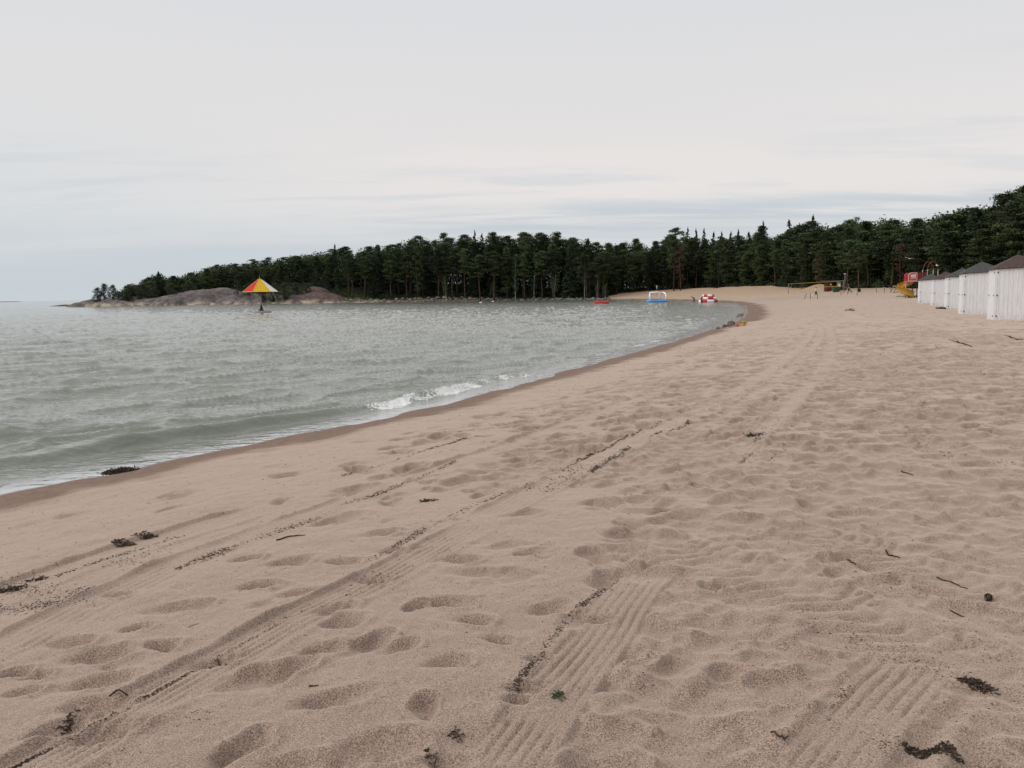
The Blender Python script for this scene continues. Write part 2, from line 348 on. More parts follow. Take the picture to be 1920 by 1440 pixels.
def sand_material():
    m = bpy.data.materials.new('sand'); m.use_nodes = True; t = m.node_tree; b = t.nodes['Principled BSDF']
    c = N(t, 'ShaderNodeTexCoord').outputs['Object']
    g1 = noise(t, c, 150, 3, .8); g2 = noise(t, c, 5, 4, .6); g3 = noise(t, c, .35, 4, .6); g4 = noise(t, c, 75, 3, .6)
    dry = mixc(t, mapr(t, g2, .3, .7), (.202, .133, .099), (.256, .173, .130))
    dry = mixc(t, mth(t, 'MULTIPLY', mapr(t, g3, .35, .7), .5), dry, (.225, .150, .106))
    dry = mixc(t, mapr(t, g1, .38, .62), mixc(t, .62, dry, (.07, .045, .035)), mixc(t, .42, dry, (.60, .48, .40)))
    dry = mixc(t, mapr(t, g4, .66, .76), dry, (.10, .066, .05))
    # dark fragments
    v = N(t, 'ShaderNodeTexVoronoi'); v.inputs['Scale'].default_value = 26; t.links.new(c, v.inputs['Vector'])
    sp = mapr(t, v.outputs['Distance'], .10, .05); msk = mapr(t, noise(t, c, 2.2, 3, .6), .5, .68)
    pc = N(t, 'ShaderNodeSeparateColor'); t.links.new(v.outputs['Color'], pc.inputs[0])
    sp = mth(t, 'MULTIPLY', mth(t, 'MULTIPLY', sp, msk), mapr(t, pc.outputs[0], .55, .6))
    dry = mixc(t, sp, dry, (.05, .035, .026))
    och = mixc(t, mapr(t, noise(t, c, .5, 4, .6), .35, .7), (.29, .182, .095), (.33, .225, .13))
    dry = mixc(t, attr(t, 'ochre'), dry, och)
    grv = mixc(t, mapr(t, noise(t, c, 1.5, 5, .7), .35, .7), (.15, .125, .115), (.25, .21, .19))
    dry = mixc(t, attr(t, 'gravel'), dry, grv)
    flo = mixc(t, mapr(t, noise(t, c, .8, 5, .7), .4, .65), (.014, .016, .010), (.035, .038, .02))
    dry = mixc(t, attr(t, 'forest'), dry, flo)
    grs = mixc(t, mapr(t, noise(t, c, 4, 4, .7), .4, .65), (.09, .14, .045), (.2, .24, .09))
    dry = mixc(t, attr(t, 'grassy'), dry, grs)
    wet = attr(t, 'wet')
    b.inputs['Sheen Weight'].default_value = .55; b.inputs['Sheen Roughness'].default_value = .45; b.inputs['Sheen Tint'].default_value = (.95, .77, .64, 1)
    t.links.new(mapr(t, mth(t, 'ADD', wet, attr(t, 'forest')), .1, .6, .56, 0.), b.inputs['Sheen Weight'])
    wc = mixc(t, mapr(t, noise(t, c, 9, 4, .7), .35, .7), (.13, .078, .055), (.21, .132, .095))
    t.links.new(mixc(t, wet, dry, wc), b.inputs['Base Color'])
    t.links.new(mapr(t, wet, .75, 1., .85, .32), b.inputs['Roughness']); t.links.new(mapr(t, wet, .6, 1., .12, .5), b.inputs['Specular IOR Level'])
    bn = N(t, 'ShaderNodeBump'); bn.inputs['Strength'].default_value = .55; bn.inputs['Distance'].default_value = .005
    h = mth(t, 'ADD', mth(t, 'MULTIPLY', noise(t, c, 160, 4, .7), .5), noise(t, c, 38, 4, .65))
    t.links.new(h, bn.inputs['Height'])
    bn2 = N(t, 'ShaderNodeBump'); bn2.inputs['Strength'].default_value = .8; bn2.inputs['Distance'].default_value = .12
    mpp = N(t, 'ShaderNodeMapping'); mpp.inputs['Scale'].default_value = (1, .6, 1); t.links.new(c, mpp.inputs[0])
    far = mapr(t, attr(t, 'rng'), 40, 85)
    t.links.new(mth(t, 'MULTIPLY', noise(t, mpp.outputs[0], 2.2, 5, .65), far), bn2.inputs['Height'])
    t.links.new(bn.outputs[0], bn2.inputs['Normal']); t.links.new(bn2.outputs[0], b.inputs['Normal'])
    return m

# ---------------------------------------------------------------- polar sheets
def link_mesh(name, me, material=None, parent=None):
    o = bpy.data.objects.new(name, me); COL.objects.link(o)
    if material: me.materials.append(material)
    if parent: o.parent = parent
    return o
def grid_mesh(name, x, y, z, attrs, keep=None, wrap=False):
    nr, na = x.shape; idx = np.arange(nr*na).reshape(nr, na)
    if wrap: idx = np.c_[idx, idx[:, 0]]
    q = np.stack([idx[:-1, :-1], idx[:-1, 1:], idx[1:, 1:], idx[1:, :-1]], -1).reshape(-1, 4)
    if keep is not None:
        k = keep.ravel(); q = q[k[q].any(1)]
    q = q[:, ::-1]
    used = np.unique(q); remap = np.full(nr*na, -1); remap[used] = np.arange(len(used)); q = remap[q]
    co = np.stack([x.ravel()[used], y.ravel()[used], z.ravel()[used]], -1).astype(np.float32)
    me = bpy.data.meshes.new(name); me.vertices.add(len(co)); me.vertices.foreach_set('co', co.ravel())
    me.loops.add(q.size); me.loops.foreach_set('vertex_index', q.ravel().astype(np.int32))
    me.polygons.add(len(q)); me.polygons.foreach_set('loop_start', np.arange(0, q.size, 4, dtype=np.int32))
    me.polygons.foreach_set('loop_total', np.full(len(q), 4, np.int32))
    me.polygons.foreach_set('use_smooth', np.ones(len(q), bool))
    me.update(calc_edges=True)
    for n, v in attrs.items():
        a = me.attributes.new(n, 'FLOAT', 'POINT'); a.data.foreach_set('value', np.ascontiguousarray(v.ravel()[used], np.float32))
    return me
def radii(r0, r1, f):
    out = [r0]
    while out[-1] < r1: out.append(out[-1]+f(out[-1]))
    return np.array(out)
th = np.r_[np.linspace(R(-60), R(-34), 130)[:-1], np.linspace(R(-34), R(34), 1150), np.linspace(R(34), R(60), 130)[1:], np.linspace(R(60), R(300), 60)[1:-1]]
rr = radii(.01, 620, lambda r: .08 if r < 1.8 else (r*.0044 if r < 70 else r*.008))
TH, RR = np.meshgrid(th, rr)
gx, gy = RR*np.sin(TH), RR*np.cos(TH)
s = S(gx, gy); gz = land(gx, gy)
wob = .35*fbm(gx/1.3, gy/1.3, 3, 3)+.5*fbm(gx/5, gy/5, 2, 6)
wet = sstep(2.1, .55, s+wob+.3*fbm(gx/.35, gy/.35, 3, 8))*.72; wet = np.maximum(wet, sstep(.45, .05, s+.3*wob)); 
wet = np.where(gy > 60, np.maximum(wet, .75*sstep(3.6, .8, s+1.5*wob)), wet)
och = sstep(110, 190, gy)*.8*sstep(3, 8, s); och = np.maximum(och, sstep(195, 235, gy)*sstep(2.5, 6, s)*sstep(22, 26, gx))
xg, yg = U(1445, 567.5, .9)
grv = sstep(.45, .8, np.exp(-((gx-52)/9)**2-((gy-150)/30)**2)*(1+.3*fbm(gx/3, gy/3, 3, 2)))*.8
EDGE = [(100, 300), (165, 305), (300, 316), (420, 338), (560, 338), (640, 326), (660, 319), (700, 317), (900, 304), (1080, 291), (1130, 286), (1160, 300), (1300, 292), (1400, 270), (1480, 240), (1530, 208), (1600, 194), (1700, 170), (1800, 150), (1920, 134), (2060, 118), (2300, 98), (3000, 80)]
_fx = np.array([UD(p, 560, d).x for p, d in EDGE]); _fd = np.array([d for p, d in EDGE])
frD = lambda x: np.interp(x, _fx, _fd)
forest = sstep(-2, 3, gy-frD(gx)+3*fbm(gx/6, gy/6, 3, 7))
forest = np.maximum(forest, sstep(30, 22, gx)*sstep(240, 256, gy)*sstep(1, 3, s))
gp = UD(1722, 550, 120); grassy = sstep(.4, .75, np.exp(-((gx-gp.x)/2.4)**2-((gy-120)/5)**2)*(1+.5*fbm(gx/.8, gy/.8, 3, 8)))
g2 = UD(655, 560, 300); grassy = np.maximum(grassy, sstep(.35, .7, np.exp(-((gx-g2.x)/9)**2-((gy-314)/10)**2)))
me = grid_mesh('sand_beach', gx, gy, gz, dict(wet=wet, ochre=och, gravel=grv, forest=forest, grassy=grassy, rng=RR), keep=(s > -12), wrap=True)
SAND = sand_material()
beach = link_mesh('sand_beach', me, SAND); beach['kind'] = 'structure'
beach['label'] = 'trodden pale sand beach with footprints, rake strips and a dark wet edge'
# seabed / far ground sheet reaching the horizon
mbv = [(-9000, -9000, -2.6), (9000, -9000, -2.6), (9000, 16000, -2.6), (-9000, 16000, -2.6)]
me = bpy.data.meshes.new('seabed'); me.from_pydata(mbv, [], [(0, 1, 2, 3)]); gnd = link_mesh('seabed', me, mat('seabed', (.12, .1, .07))); gnd['kind'] = 'structure'

# ---------------------------------------------------------------- water
def water_material():
    m = bpy.data.materials.new('sea_water'); m.use_nodes = True; t = m.node_tree; b = t.nodes['Principled BSDF']; out = t.nodes['Material Output']
    c = N(t, 'ShaderNodeTexCoord').outputs['Object']
    body = mixc(t, mapr(t, noise(t, c, .12, 3), .35, .65), (.175, .188, .154), (.205, .216, .182))
    dep = attr(t, 'depth')
    body = mixc(t, mapr(t, dep, .16, .02), body, (.19, .17, .15))
    b.inputs['IOR'].default_value = 1.33; b.inputs['Specular IOR Level'].default_value = .8
    mp = N(t, 'ShaderNodeMapping'); mp.inputs['Rotation'].default_value = (0, 0, R(-50)); mp.inputs['Scale'].default_value = (.45, 1, 1); t.links.new(c, mp.inputs[0])
    bn = N(t, 'ShaderNodeBump'); bn.inputs['Distance'].default_value = .05
    calm = mapr(t, dep, .02, .25, .10, .19); t.links.new(calm, bn.inputs['Strength'])
    rdg = lambda q: mth(t, 'POWER', mth(t, 'SUBTRACT', 1., mth(t, 'ABSOLUTE', mth(t, 'MULTIPLY', mth(t, 'SUBTRACT', q, .5), 3.2)), clamp=True), 3.)
    h = mth(t, 'ADD', rdg(noise(t, mp.outputs[0], 5.5, 2, .5, .3)), mth(t, 'MULTIPLY', rdg(noise(t, mp.outputs[0], 1.6, 2, .5, .3)), 2.4))
    h = mth(t, 'ADD', h, mth(t, 'MULTIPLY', noise(t, mp.outputs[0], 14, 3, .6), .35))
    t.links.new(h, bn.inputs['Height']); t.links.new(bn.outputs[0], b.inputs['Normal'])
    fo = attr(t, 'foam'); fn = noise(t, c, 16, 6, .72, .3); fn2 = noise(t, c, 2.2, 4, .6)
    f = mapr(t, mth(t, 'ADD', mth(t, 'MULTIPLY', fo, 1.15), mth(t, 'MULTIPLY', mth(t, 'SUBTRACT', fn, .5), 2.3)), .78, 1.02)
    f = mth(t, 'MULTIPLY', f, mapr(t, fo, .05, .2))
    t.links.new(mixc(t, f, body, (.74, .74, .72)), b.inputs['Base Color'])
    t.links.new(mapr(t, f, 0, 1, .09, .8), b.inputs['Roughness'])
    tr = N(t, 'ShaderNodeBsdfTransparent'); gl = N(t, 'ShaderNodeBsdfGlossy'); gl.inputs['Roughness'].default_value = .07
    fr = N(t, 'ShaderNodeFresnel'); fr.inputs['IOR'].default_value = 1.33; t.links.new(bn.outputs[0], fr.inputs['Normal']); t.links.new(bn.outputs[0], gl.inputs['Normal'])
    film = N(t, 'ShaderNodeMixShader'); t.links.new(fr.outputs[0], film.inputs[0]); t.links.new(tr.outputs[0], film.inputs[1]); t.links.new(gl.outputs[0], film.inputs[2])
    mx = N(t, 'ShaderNodeMixShader'); opq = mth(t, 'MAXIMUM', mapr(t, dep, .0, .13), f)
    t.links.new(opq, mx.inputs[0]); t.links.new(film.outputs[0], mx.inputs[1]); t.links.new(b.outputs[0], mx.inputs[2]); t.links.new(mx.outputs[0], out.inputs[0])
    return m
WATER = water_material()
CD = np.array((.70, .71))            # along the crests
def water_h(x, y):
    sw = -S(x, y); s0 = np.clip(sw, 0, 1e9)
    warp = fbm(x/14, y/14, 3, 4)
    am = sstep(.2, 2.6, sw)*(1-.65*sstep(45, 80, y)*sstep(22, 4, sw))
    mod = np.clip(.55+1.1*fbm(x/9+7, y/9, 3, 2), 0, 1.4)
    ph = 2*math.pi*(s0/4.6 + .75*warp)
    h = .13*am*mod*((1+np.cos(ph))/2)**3.4*(.35+.65*sstep(120, 30, y))
    u = x*CD[0]+y*CD[1]; v = x*CD[1]-y*CD[0]
    u = u+.5*fbm(x/2.5, y/2.5, 2, 3); v = v+.35*fbm(x/1.8, y/1.8, 2, 6)
    for lu, lv, a, sd_ in ((7, 2.4, .10, 0), (3.2, 1.05, .082, 3), (1.6, .5, .036, 6), (.7, .24, .011, 9)):
        h = h + a*am*(np.clip(1-np.abs(fbm(u/lu, v/lv, 2, sd_))*1.9, 0, 1)**4.5-.25)*(1.0 if lv > .8 else sstep(160, 60, y))
    # the last wave before the sand: a dark face at the left, broken in the middle
    c0 = 1.6+.3*fbm(y/4., y*0+2, 2, 5)+.08*fbm(x/.9, y/.9, 2, 1) - .6*sstep(12.5, 18, y)
    br = sstep(15.2, 18, y)*sstep(25.5, 23.8, y)
    d = sw-c0; face = np.where(d < 0, np.exp(-(d/.19)**2), np.exp(-(d/.42)**2))
    on = .8+.35*fbm(y/2., y*0+8, 2, 1)
    on = on*(sstep(34, 26, y)*.55+.45*sstep(24.5, 20, y)*1.0)
    h = h + .19*face*on
    d2 = sw-c0-3.6-.8*fbm(x/5, y/5, 2, 9); h = h + .11*np.exp(-(d2/.5)**2)*np.clip(.6+1.2*fbm(x/6, y/6, 2, 2), 0, 1)*sstep(60, 30, y)
    n = fbm(x/.5, y/.5, 3, 2)
    foam = br*sstep(-.62, -.25, d+.2*n)*sstep(.12, -.08, d+.08*n)*(.82+.5*n)
    line = .45+.12*fbm(y/1.2, y*0, 3, 1)+.1*fbm(x/3, y/3, 2, 9)
    foam = np.maximum(foam, .46*np.exp(-((sw-line)/.10)**2)*sstep(17.5, 14, y))
    foam = np.maximum(foam, .10*np.exp(-((sw-line-.25)/.2)**2)*sstep(17.5, 14, y))
    foam = np.maximum(foam, sstep(24, 27, y)*sstep(75, 45, y)*np.exp(-((sw-.8)/.35)**2)*np.clip(.1+1.2*fbm(y/3.2, y*0+4, 2, 3), 0, .8))
    foam = np.maximum(foam, sstep(55, 80, y)*sstep(190, 170, y)*sstep(13, 1, sw)*np.clip(.0+.8*fbm(x/4, y/7, 3, 1), 0, .33))
    foam = foam*sstep(.18, .36, sw)
    h = h + .03*foam*fbm(x/.12, y/.12, 2, 7)
    # whitecaps far out, very few
    return h, foam, sw
th = np.r_[np.linspace(R(-80), R(-34), 260)[:-1], np.linspace(R(-34), R(38), 1150)]; rr = radii(7.0, 340, lambda r: r*.0042 if r < 60 else (r*.006 if r < 150 else r*.01))
TH, RR = np.meshgrid(th, rr); gx, gy = RR*np.sin(TH), RR*np.cos(TH)
h, foam, sw = water_h(gx, gy)
h = h*(1-sstep(300, 336, RR))
dep = np.maximum(-land_base(gx, gy), 0)+.0*h
water_keep = sw > -.6
me = grid_mesh('sea_water', gx, gy, h+.0, dict(depth=dep, foam=foam), keep=water_keep)
# outer sea joined to the same mesh
rr2 = np.r_[rr[-1], radii(380, 16000, lambda r: r*.12)]; th2 = th[::10]
TH, RR2 = np.meshgrid(th2, rr2); ox, oy = RR2*np.sin(TH), RR2*np.cos(TH)
me2 = grid_mesh('outer', ox, oy, ox*0-.02, dict(depth=ox*0+3, foam=ox*0), keep=(S(ox, oy) < 30))
sea = link_mesh('sea_water', me, WATER); sea['kind'] = 'structure'; sea['label'] = 'grey green choppy bay water with a small wave breaking on the sand'
osea = link_mesh('open_sea', me2, WATER); osea['kind'] = 'structure'; osea['label'] = 'open grey sea out to the horizon'
# water beside and behind the viewer's field (same level, seen only from elsewhere)
th3 = np.linspace(R(38), R(280), 160); rr3 = radii(2, 16000, lambda r: r*.05)
TH, RR3 = np.meshgrid(th3, rr3); ox, oy = RR3*np.sin(TH), RR3*np.cos(TH); sx = S(ox, oy)
sx = np.where((np.abs(ox) > 490) | (oy > 690) | (oy < -150), np.where(ox < 0, -50, 50), sx)
h3, f3, _ = water_h(ox, oy); me3 = grid_mesh('side', ox, oy, h3*sstep(300, 60, RR3)-.02, dict(depth=np.clip(-sx*.25, 0, 3), foam=f3*.3), keep=sx < 1)
ss = link_mesh('side_water', me3, WATER); ss['kind'] = 'structure'

# ---------------------------------------------------------------- mesh builder
class MB:
    def __init__(s): s.v = []; s.f = []; s.m = []; s.cur = 0
    def add(s, vs, fs):
        n = len(s.v); s.v += [tuple(v) for v in vs]; s.f += [tuple(i+n for i in f) for f in fs]; s.m += [s.cur]*len(fs); return s
    def box(s, c, d, rot=None):
        x, y, z = (q/2 for q in d); vs = [Vector((i*x, j*y, k_*z)) for i in (-1, 1) for j in (-1, 1) for k_ in (-1, 1)]
        if rot is not None: vs = [rot @ v for v in vs]
        c = Vector(c)
        return s.add([v+c for v in vs], [(0, 1, 3, 2), (4, 6, 7, 5), (0, 4, 5, 1), (2, 3, 7, 6), (0, 2, 6, 4), (1, 5, 7, 3)])
    def tube(s, pts, rad, n=8, cap=True, closed=False):
        pts = [Vector(p) for p in pts]; rad = [rad]*len(pts) if isinstance(rad, (int, float)) else rad
        vs = []; prev = None
        for i, p in enumerate(pts):
            a = pts[i-1] if (i > 0 or closed) else p; b = pts[(i+1) % len(pts)] if (i < len(pts)-1 or closed) else p
            t = (b-a).normalized()
            if prev is None:
                q = Vector((0, 0, 1)) if abs(t.z) < .9 else Vector((1, 0, 0)); prev = t.cross(q).normalized()
            e1 = (prev-t*prev.dot(t)).normalized(); prev = e1; e2 = t.cross(e1)
            for k_ in range(n):
                an = 2*math.pi*k_/n; vs.append(p+(e1*math.cos(an)+e2*math.sin(an))*rad[i])
        fs = []; m = len(pts)
        for i in range(m if closed else m-1):
            j = (i+1) % m
            for k_ in range(n): fs.append((i*n+k_, i*n+(k_+1) % n, j*n+(k_+1) % n, j*n+k_))
        if cap and not closed: fs += [tuple(range(n))[::-1], tuple((m-1)*n+i for i in range(n))]
        return s.add(vs, fs)
    def lathe(s, prof, n=24, c=(0, 0, 0)):
        pts = [Vector((c[0], c[1], c[2]+z)) for r, z in prof]
        vs = []; 
        for (r, z) in prof:
            for k_ in range(n): an = 2*math.pi*k_/n; vs.append((c[0]+r*math.cos(an), c[1]+r*math.sin(an), c[2]+z))
        fs = [(i*n+k_, i*n+(k_+1) % n, (i+1)*n+(k_+1) % n, (i+1)*n+k_) for i in range(len(prof)-1) for k_ in range(n)]
        fs += [tuple(range(n))[::-1], tuple((len(prof)-1)*n+i for i in range(n))]
        return s.add(vs, fs)
    def blob(s, c, d, n=10, m=7, jit=.0, seed=0):
        rn = random.Random(seed); vs = []; 
        for i in range(m+1):
            ph = math.pi*i/m
            for k_ in range(n):
                an = 2*math.pi*k_/n; q = 1+rn.uniform(-jit, jit)
                vs.append((c[0]+d[0]*math.sin(ph)*math.cos(an)*q, c[1]+d[1]*math.sin(ph)*math.sin(an)*q, c[2]+d[2]*math.cos(ph)*(q if 0 < i < m else 1)))
        fs = [(i*n+k_, (i+1)*n+k_, (i+1)*n+(k_+1) % n, i*n+(k_+1) % n) for i in range(m) for k_ in range(n)]
        return s.add(vs, fs)
    def build(s, name, mats, parent=None, smooth=False, bevel=0.):
        me = bpy.data.meshes.new(name); me.from_pydata(s.v, [], s.f)
        mats = mats if isinstance(mats, (list, tuple)) else [mats]
        for q in mats: me.materials.append(q)
        if len(mats) > 1: me.polygons.foreach_set('material_index', s.m)
        if smooth: me.polygons.foreach_set('use_smooth', [True]*len(s.f))
        me.update(); o = bpy.data.objects.new(name, me); COL.objects.link(o)
        if parent is not None: o.parent = parent
        if bevel:
            b = o.modifiers.new('bevel', 'BEVEL'); b.width = bevel; b.segments = 2; b.limit_method = 'ANGLE'
        return o
def tag(o, label, cat, group=None, kind=None):
    o['label'] = label
    if cat: o['category'] = cat
    if group: o['group'] = group
    if kind: o['kind'] = kind
    return o
def thing(name, loc, rz=0., label='', cat='', group=None):
    o = bpy.data.objects.new(name, None); COL.objects.link(o); o.location = loc; o.rotation_euler = (0, 0, rz); o.empty_display_size = .3
    return tag(o, label, cat, group)
def copy_tree(src, loc, rz=0., scale=None, label=None, group=None, name=None):
    r = src.copy(); COL.objects.link(r); r.location = loc; r.rotation_euler = (0, 0, rz)
    if name: r.name = name
    if scale: r.scale = scale
    if label: r['label'] = label
    if group: r['group'] = group
    for ch in list(src.children):
        c = ch.copy(); COL.objects.link(c); c.parent = r
        for g in ch.children:
            d = g.copy(); COL.objects.link(d); d.parent = c
    return r

def G(px, py, d0=1.8, d1=420.):
    """where the sight line through a photo pixel meets the beach"""
    d = ray(px, py); ys = d0*np.exp(np.linspace(0, math.log(d1/d0), 900)); t = ys/d.y
    xs = d.x*t; zs = CAM_H+d.z*t; g = land(xs, ys); hit = np.nonzero(g >= zs)[0]
    i = hit[0] if len(hit) else len(ys)-1
    return Vector((xs[i], ys[i], float(g[i])))
def onland(x, y, dz=0.): return Vector((x, y, zat(x, y)+dz))

# ---------------------------------------------------------------- rocky headland
hx, hy = np.meshgrid(np.arange(-205, -44, .6), np.arange(262, 352, .6), indexing='ij')
hz = land_base(hx, hy)-.6
sH = S(hx, hy)
hz = np.where(sH > 0, hz, -1.5)
DOMES = [(158, 303, 566.0, 7, 6), (215, 305, 562.5, 9, 8), (250, 318, 555.5, 9, 9), (172, 312, 561.5, 6, 7), (287, 312, 558.5, 9, 7), (325, 312, 554, 10, 8), (381, 320, 542.5, 13, 11), (415, 326, 540, 11, 9),
         (350, 318, 549, 12, 10), (450, 316, 553, 12, 8), (500, 316, 555, 11, 7), (590, 326, 538, 7, 6), (600, 320, 548, 11, 9), (570, 318, 551, 12, 8), (540, 316, 556, 14, 7), (630, 322, 556, 7, 8), (475, 330, 548, 14, 8), (505, 322, 553.5, 7, 5)]
for px, D, yt, rx, ry in DOMES:
    p = UD(px, yt, D); b = zat(p.x, D)-.8 if float(S(p.x, D)) > 0 else -.5
    q = ((hx-p.x)/rx)**2+((hy-D)/ry)**2
    dome = b+(p.z-b)*np.sqrt(np.clip(1-q, 0, 1))**1.5
    hz = np.where(q < 1, np.maximum(hz, dome), hz)
low = sstep(-2.5, 1., sH)*sstep(9, 2, sH)*sstep(-166, -158, hx); hz = np.maximum(hz, low*(.5+.9*np.clip(fbm(hx/3.5, hy/2.2, 3, 3), -.3, 1))-.25*(1-low))
hz = hz+.55*fbm(hx/4, hy/4, 4, 2)*sstep(-1, .6, hz)+.22*np.abs(fbm(hx/1.1, hy/.9, 3, 7))*sstep(-1, .5, hz)-.12*(np.abs(fbm(hx/6+2, hy/2.5, 2, 5)) < .06)
rst = sstep(.15, .5, np.exp(-((hx+73)/11)**2-((hy-318)/8)**2)*(1+.4*fbm(hx/2, hy/2, 3, 1)))
wl = sstep(1.9, .3, hz+.5*fbm(hx/2, hy/2, 2, 4))
mr = bpy.data.materials.new('granite'); mr.use_nodes = True; t = mr.node_tree; b = t.nodes['Principled BSDF']; c = N(t, 'ShaderNodeTexCoord').outputs['Object']
gr = mixc(t, mapr(t, noise(t, c, .45, 6, .65), .35, .65), (.078, .067, .065), (.175, .148, .140))
gr = mixc(t, mapr(t, noise(t, c, 1.6, 5, .75), .55, .66), gr, (.06, .055, .05))
gr = mixc(t, mth(t, 'MULTIPLY', attr(t, 'rust'), mapr(t, noise(t, c, 1.1, 4, .7), .35, .6)), gr, (.10, .055, .045))
gr = mixc(t, mth(t, 'MULTIPLY', attr(t, 'pale'), mapr(t, noise(t, c, .35, 4, .6), .42, .6)), gr, (.40, .33, .25))
gr = mixc(t, mapr(t, noise(t, c, .25, 4, .6), .62, .70), gr, (.10, .08, .035))
vc = N(t, 'ShaderNodeTexVoronoi'); vc.feature = 'DISTANCE_TO_EDGE'; vc.inputs['Scale'].default_value = .33; mpv = N(t, 'ShaderNodeMapping'); mpv.inputs['Scale'].default_value = (1, .7, 2.2); wv = mixc(t, .25, c, N(t, 'ShaderNodeTexNoise').outputs['Color']); t.links.new(wv, mpv.inputs[0]); t.links.new(mpv.outputs[0], vc.inputs['Vector'])
gr = mixc(t, mth(t, 'MULTIPLY', mapr(t, vc.outputs['Distance'], .022, .0), .4), gr, (.03, .027, .025))
t.links.new(gr, b.inputs['Base Color']); b.inputs['Roughness'].default_value = .85; b.inputs['Specular IOR Level'].default_value = .2
bn = N(t, 'ShaderNodeBump'); bn.inputs['Distance'].default_value = .25; bn.inputs['Strength'].default_value = .8; t.links.new(noise(t, c, 1.4, 6, .7), bn.inputs['Height']); t.links.new(bn.outputs[0], b.inputs['Normal'])
me = grid_mesh('rocky_headland', hx.T, hy.T, hz.T, dict(rust=rst.T, pale=wl.T), keep=(hz > -.45).T)
for p_ in (): pass
me.flip_normals()
rk = link_mesh('rocky_headland', me, mr); rk['kind'] = 'structure'; rk['label'] = 'smooth grey and reddish granite rocks sloping into the bay'
# low islet on the horizon
isl = MB(); isl.blob((0, 0, 0), (26, 60, 4.6), 14, 8, .12, 3)
io = isl.build('rock_islet', mat('islet_rock', (.16, .17, .18)), smooth=True); p = UD(13, 564, 2400); io.location = (p.x, 2400, -.6); io.scale = (1.2, 1, .6)
tag(io, 'small low dark skerry on the open sea horizon', 'islet')
# boulders of the stone bank
bmat = mat('boulder_grey', (.17, .16, .15), .9, .2, .35, 2.5, bump=.4, bscale=5, rndm=.3)
bprot = []
for k_ in range(4):
    q = MB(); q.blob((0, 0, .1), (.62, .5, .42), 9, 6, .16, 40+k_); bprot.append(q.build('boulder', bmat, smooth=False, bevel=.05))
first = [True]*4; rnb = random.Random(5)
def put_boulder(x, y, z, sc, lab, grp):
    k_ = rnb.randrange(4)
    o = bprot[k_] if first[k_] else bprot[k_].copy()
    if not first[k_]: COL.objects.link(o)
    first[k_] = False; o.location = (x, y, z); o.rotation_euler = (rnb.uniform(-.4, .4), rnb.uniform(-.4, .4), rnb.uniform(0, 6.28)); o.scale = (sc*rnb.uniform(.8, 1.4), sc, sc*rnb.uniform(.7, 1.1))
    tag(o, lab, 'boulder', grp)
cands = [p for p in shore]
bank = []
for px in np.linspace(640, 1142, 150):
    px = px+rnb.uniform(-1.5, 1.5); y0 = np.interp(px, [640, 700, 850, 1000, 1140], [567.6, 567, 565, 563, 561.8]); x, y = U(px, y0)
    for _ in range(1):
        yy = y+rnb.uniform(-.6, 3.2); bank.append((x, yy))
for x, y in bank:
    put_boulder(x, y, max(float(land_base(x, y)), 0)+rnb.uniform(-.1, .35), rnb.uniform(.7, 1.35), 'rough grey boulder in the stone bank at the foot of the far wood', 'boulders of the stone bank under the far wood')
for px, py in [(1142, 559), (1150, 557.5), (1136, 557), (1128, 556), (1146, 560.5), (1160, 559.5), (1158, 556), (1180, 560), (1120, 557.5), (1112, 558), (1190, 558)]:
    x, y = U(px, 562.2); y += rnb.uniform(.5, 6); put_boulder(x+rnb.uniform(-.5, .5), y, float(land_base(x, y)), rnb.uniform(.7, 1.5), 'dark boulder between the stone bank and the ochre sand bank', 'boulders at the corner of the ochre sand bank')

# ---------------------------------------------------------------- foliage
def foliage_mat(name, lo, hi, rnd=.3):
    m = bpy.data.materials.new(name); m.use_nodes = True; t = m.node_tree; b = t.nodes['Principled BSDF']
    c = N(t, 'ShaderNodeTexCoord').outputs['Object']; oi = N(t, 'ShaderNodeObjectInfo')
    col = mixc(t, mapr(t, noise(t, c, .55, 4, .7), .38, .62), lo, hi)
    col = mixc(t, 1., col, mixc(t, oi.outputs['Random'], (1-rnd, 1-rnd, 1-rnd), (1+rnd, 1+rnd*1.1, 1+rnd*.5)), 'MULTIPLY')
    t.links.new(col, b.inputs['Base Color']); b.inputs['Roughness'].default_value = .7; b.inputs['Specular IOR Level'].default_value = .15
    return m
F_PINE = foliage_mat('pine_needles', (.026, .038, .020), (.080, .104, .050), .5); F_SPR = foliage_mat('spruce_needles', (.024, .036, .023), (.046, .064, .038), .2)
F_LEAF = foliage_mat('birch_leaves', (.045, .07, .032), (.085, .12, .055), .15); F_DEAD = foliage_mat('dead_needles', (.06, .03, .02), (.12, .055, .038), .1)
F_BUSH = foliage_mat('shore_leaves', (.03, .045, .024), (.07, .09, .045), .2)
M_BARK = mat('pine_bark', (.062, .044, .034), .9, .1, .35, 1.5, rndm=.2); M_BIRCH = mat('birch_bark', (.30, .28, .25), .8, .2, .4, 3.)
def leafcloud(cent, size, rg, flat=.0, aspect=.6):
    n = len(cent); size = np.broadcast_to(size, (n,))[:, None]
    a = rg.normal(size=(n, 3)); a[:, 2] *= (1-flat); a /= np.linalg.norm(a, axis=1)[:, None]
    b = rg.normal(size=(n, 3)); b[:, 2] *= (1-flat); b -= a*(a*b).sum(1)[:, None]; b /= np.linalg.norm(b, axis=1)[:, None]
    a = a*size*.5; b = b*size*.5*aspect
    v = np.stack([cent-a, cent+b*.9, cent+a, cent-b*.9], 1).reshape(-1, 3)
    return v, np.arange(n*4).reshape(n, 4)
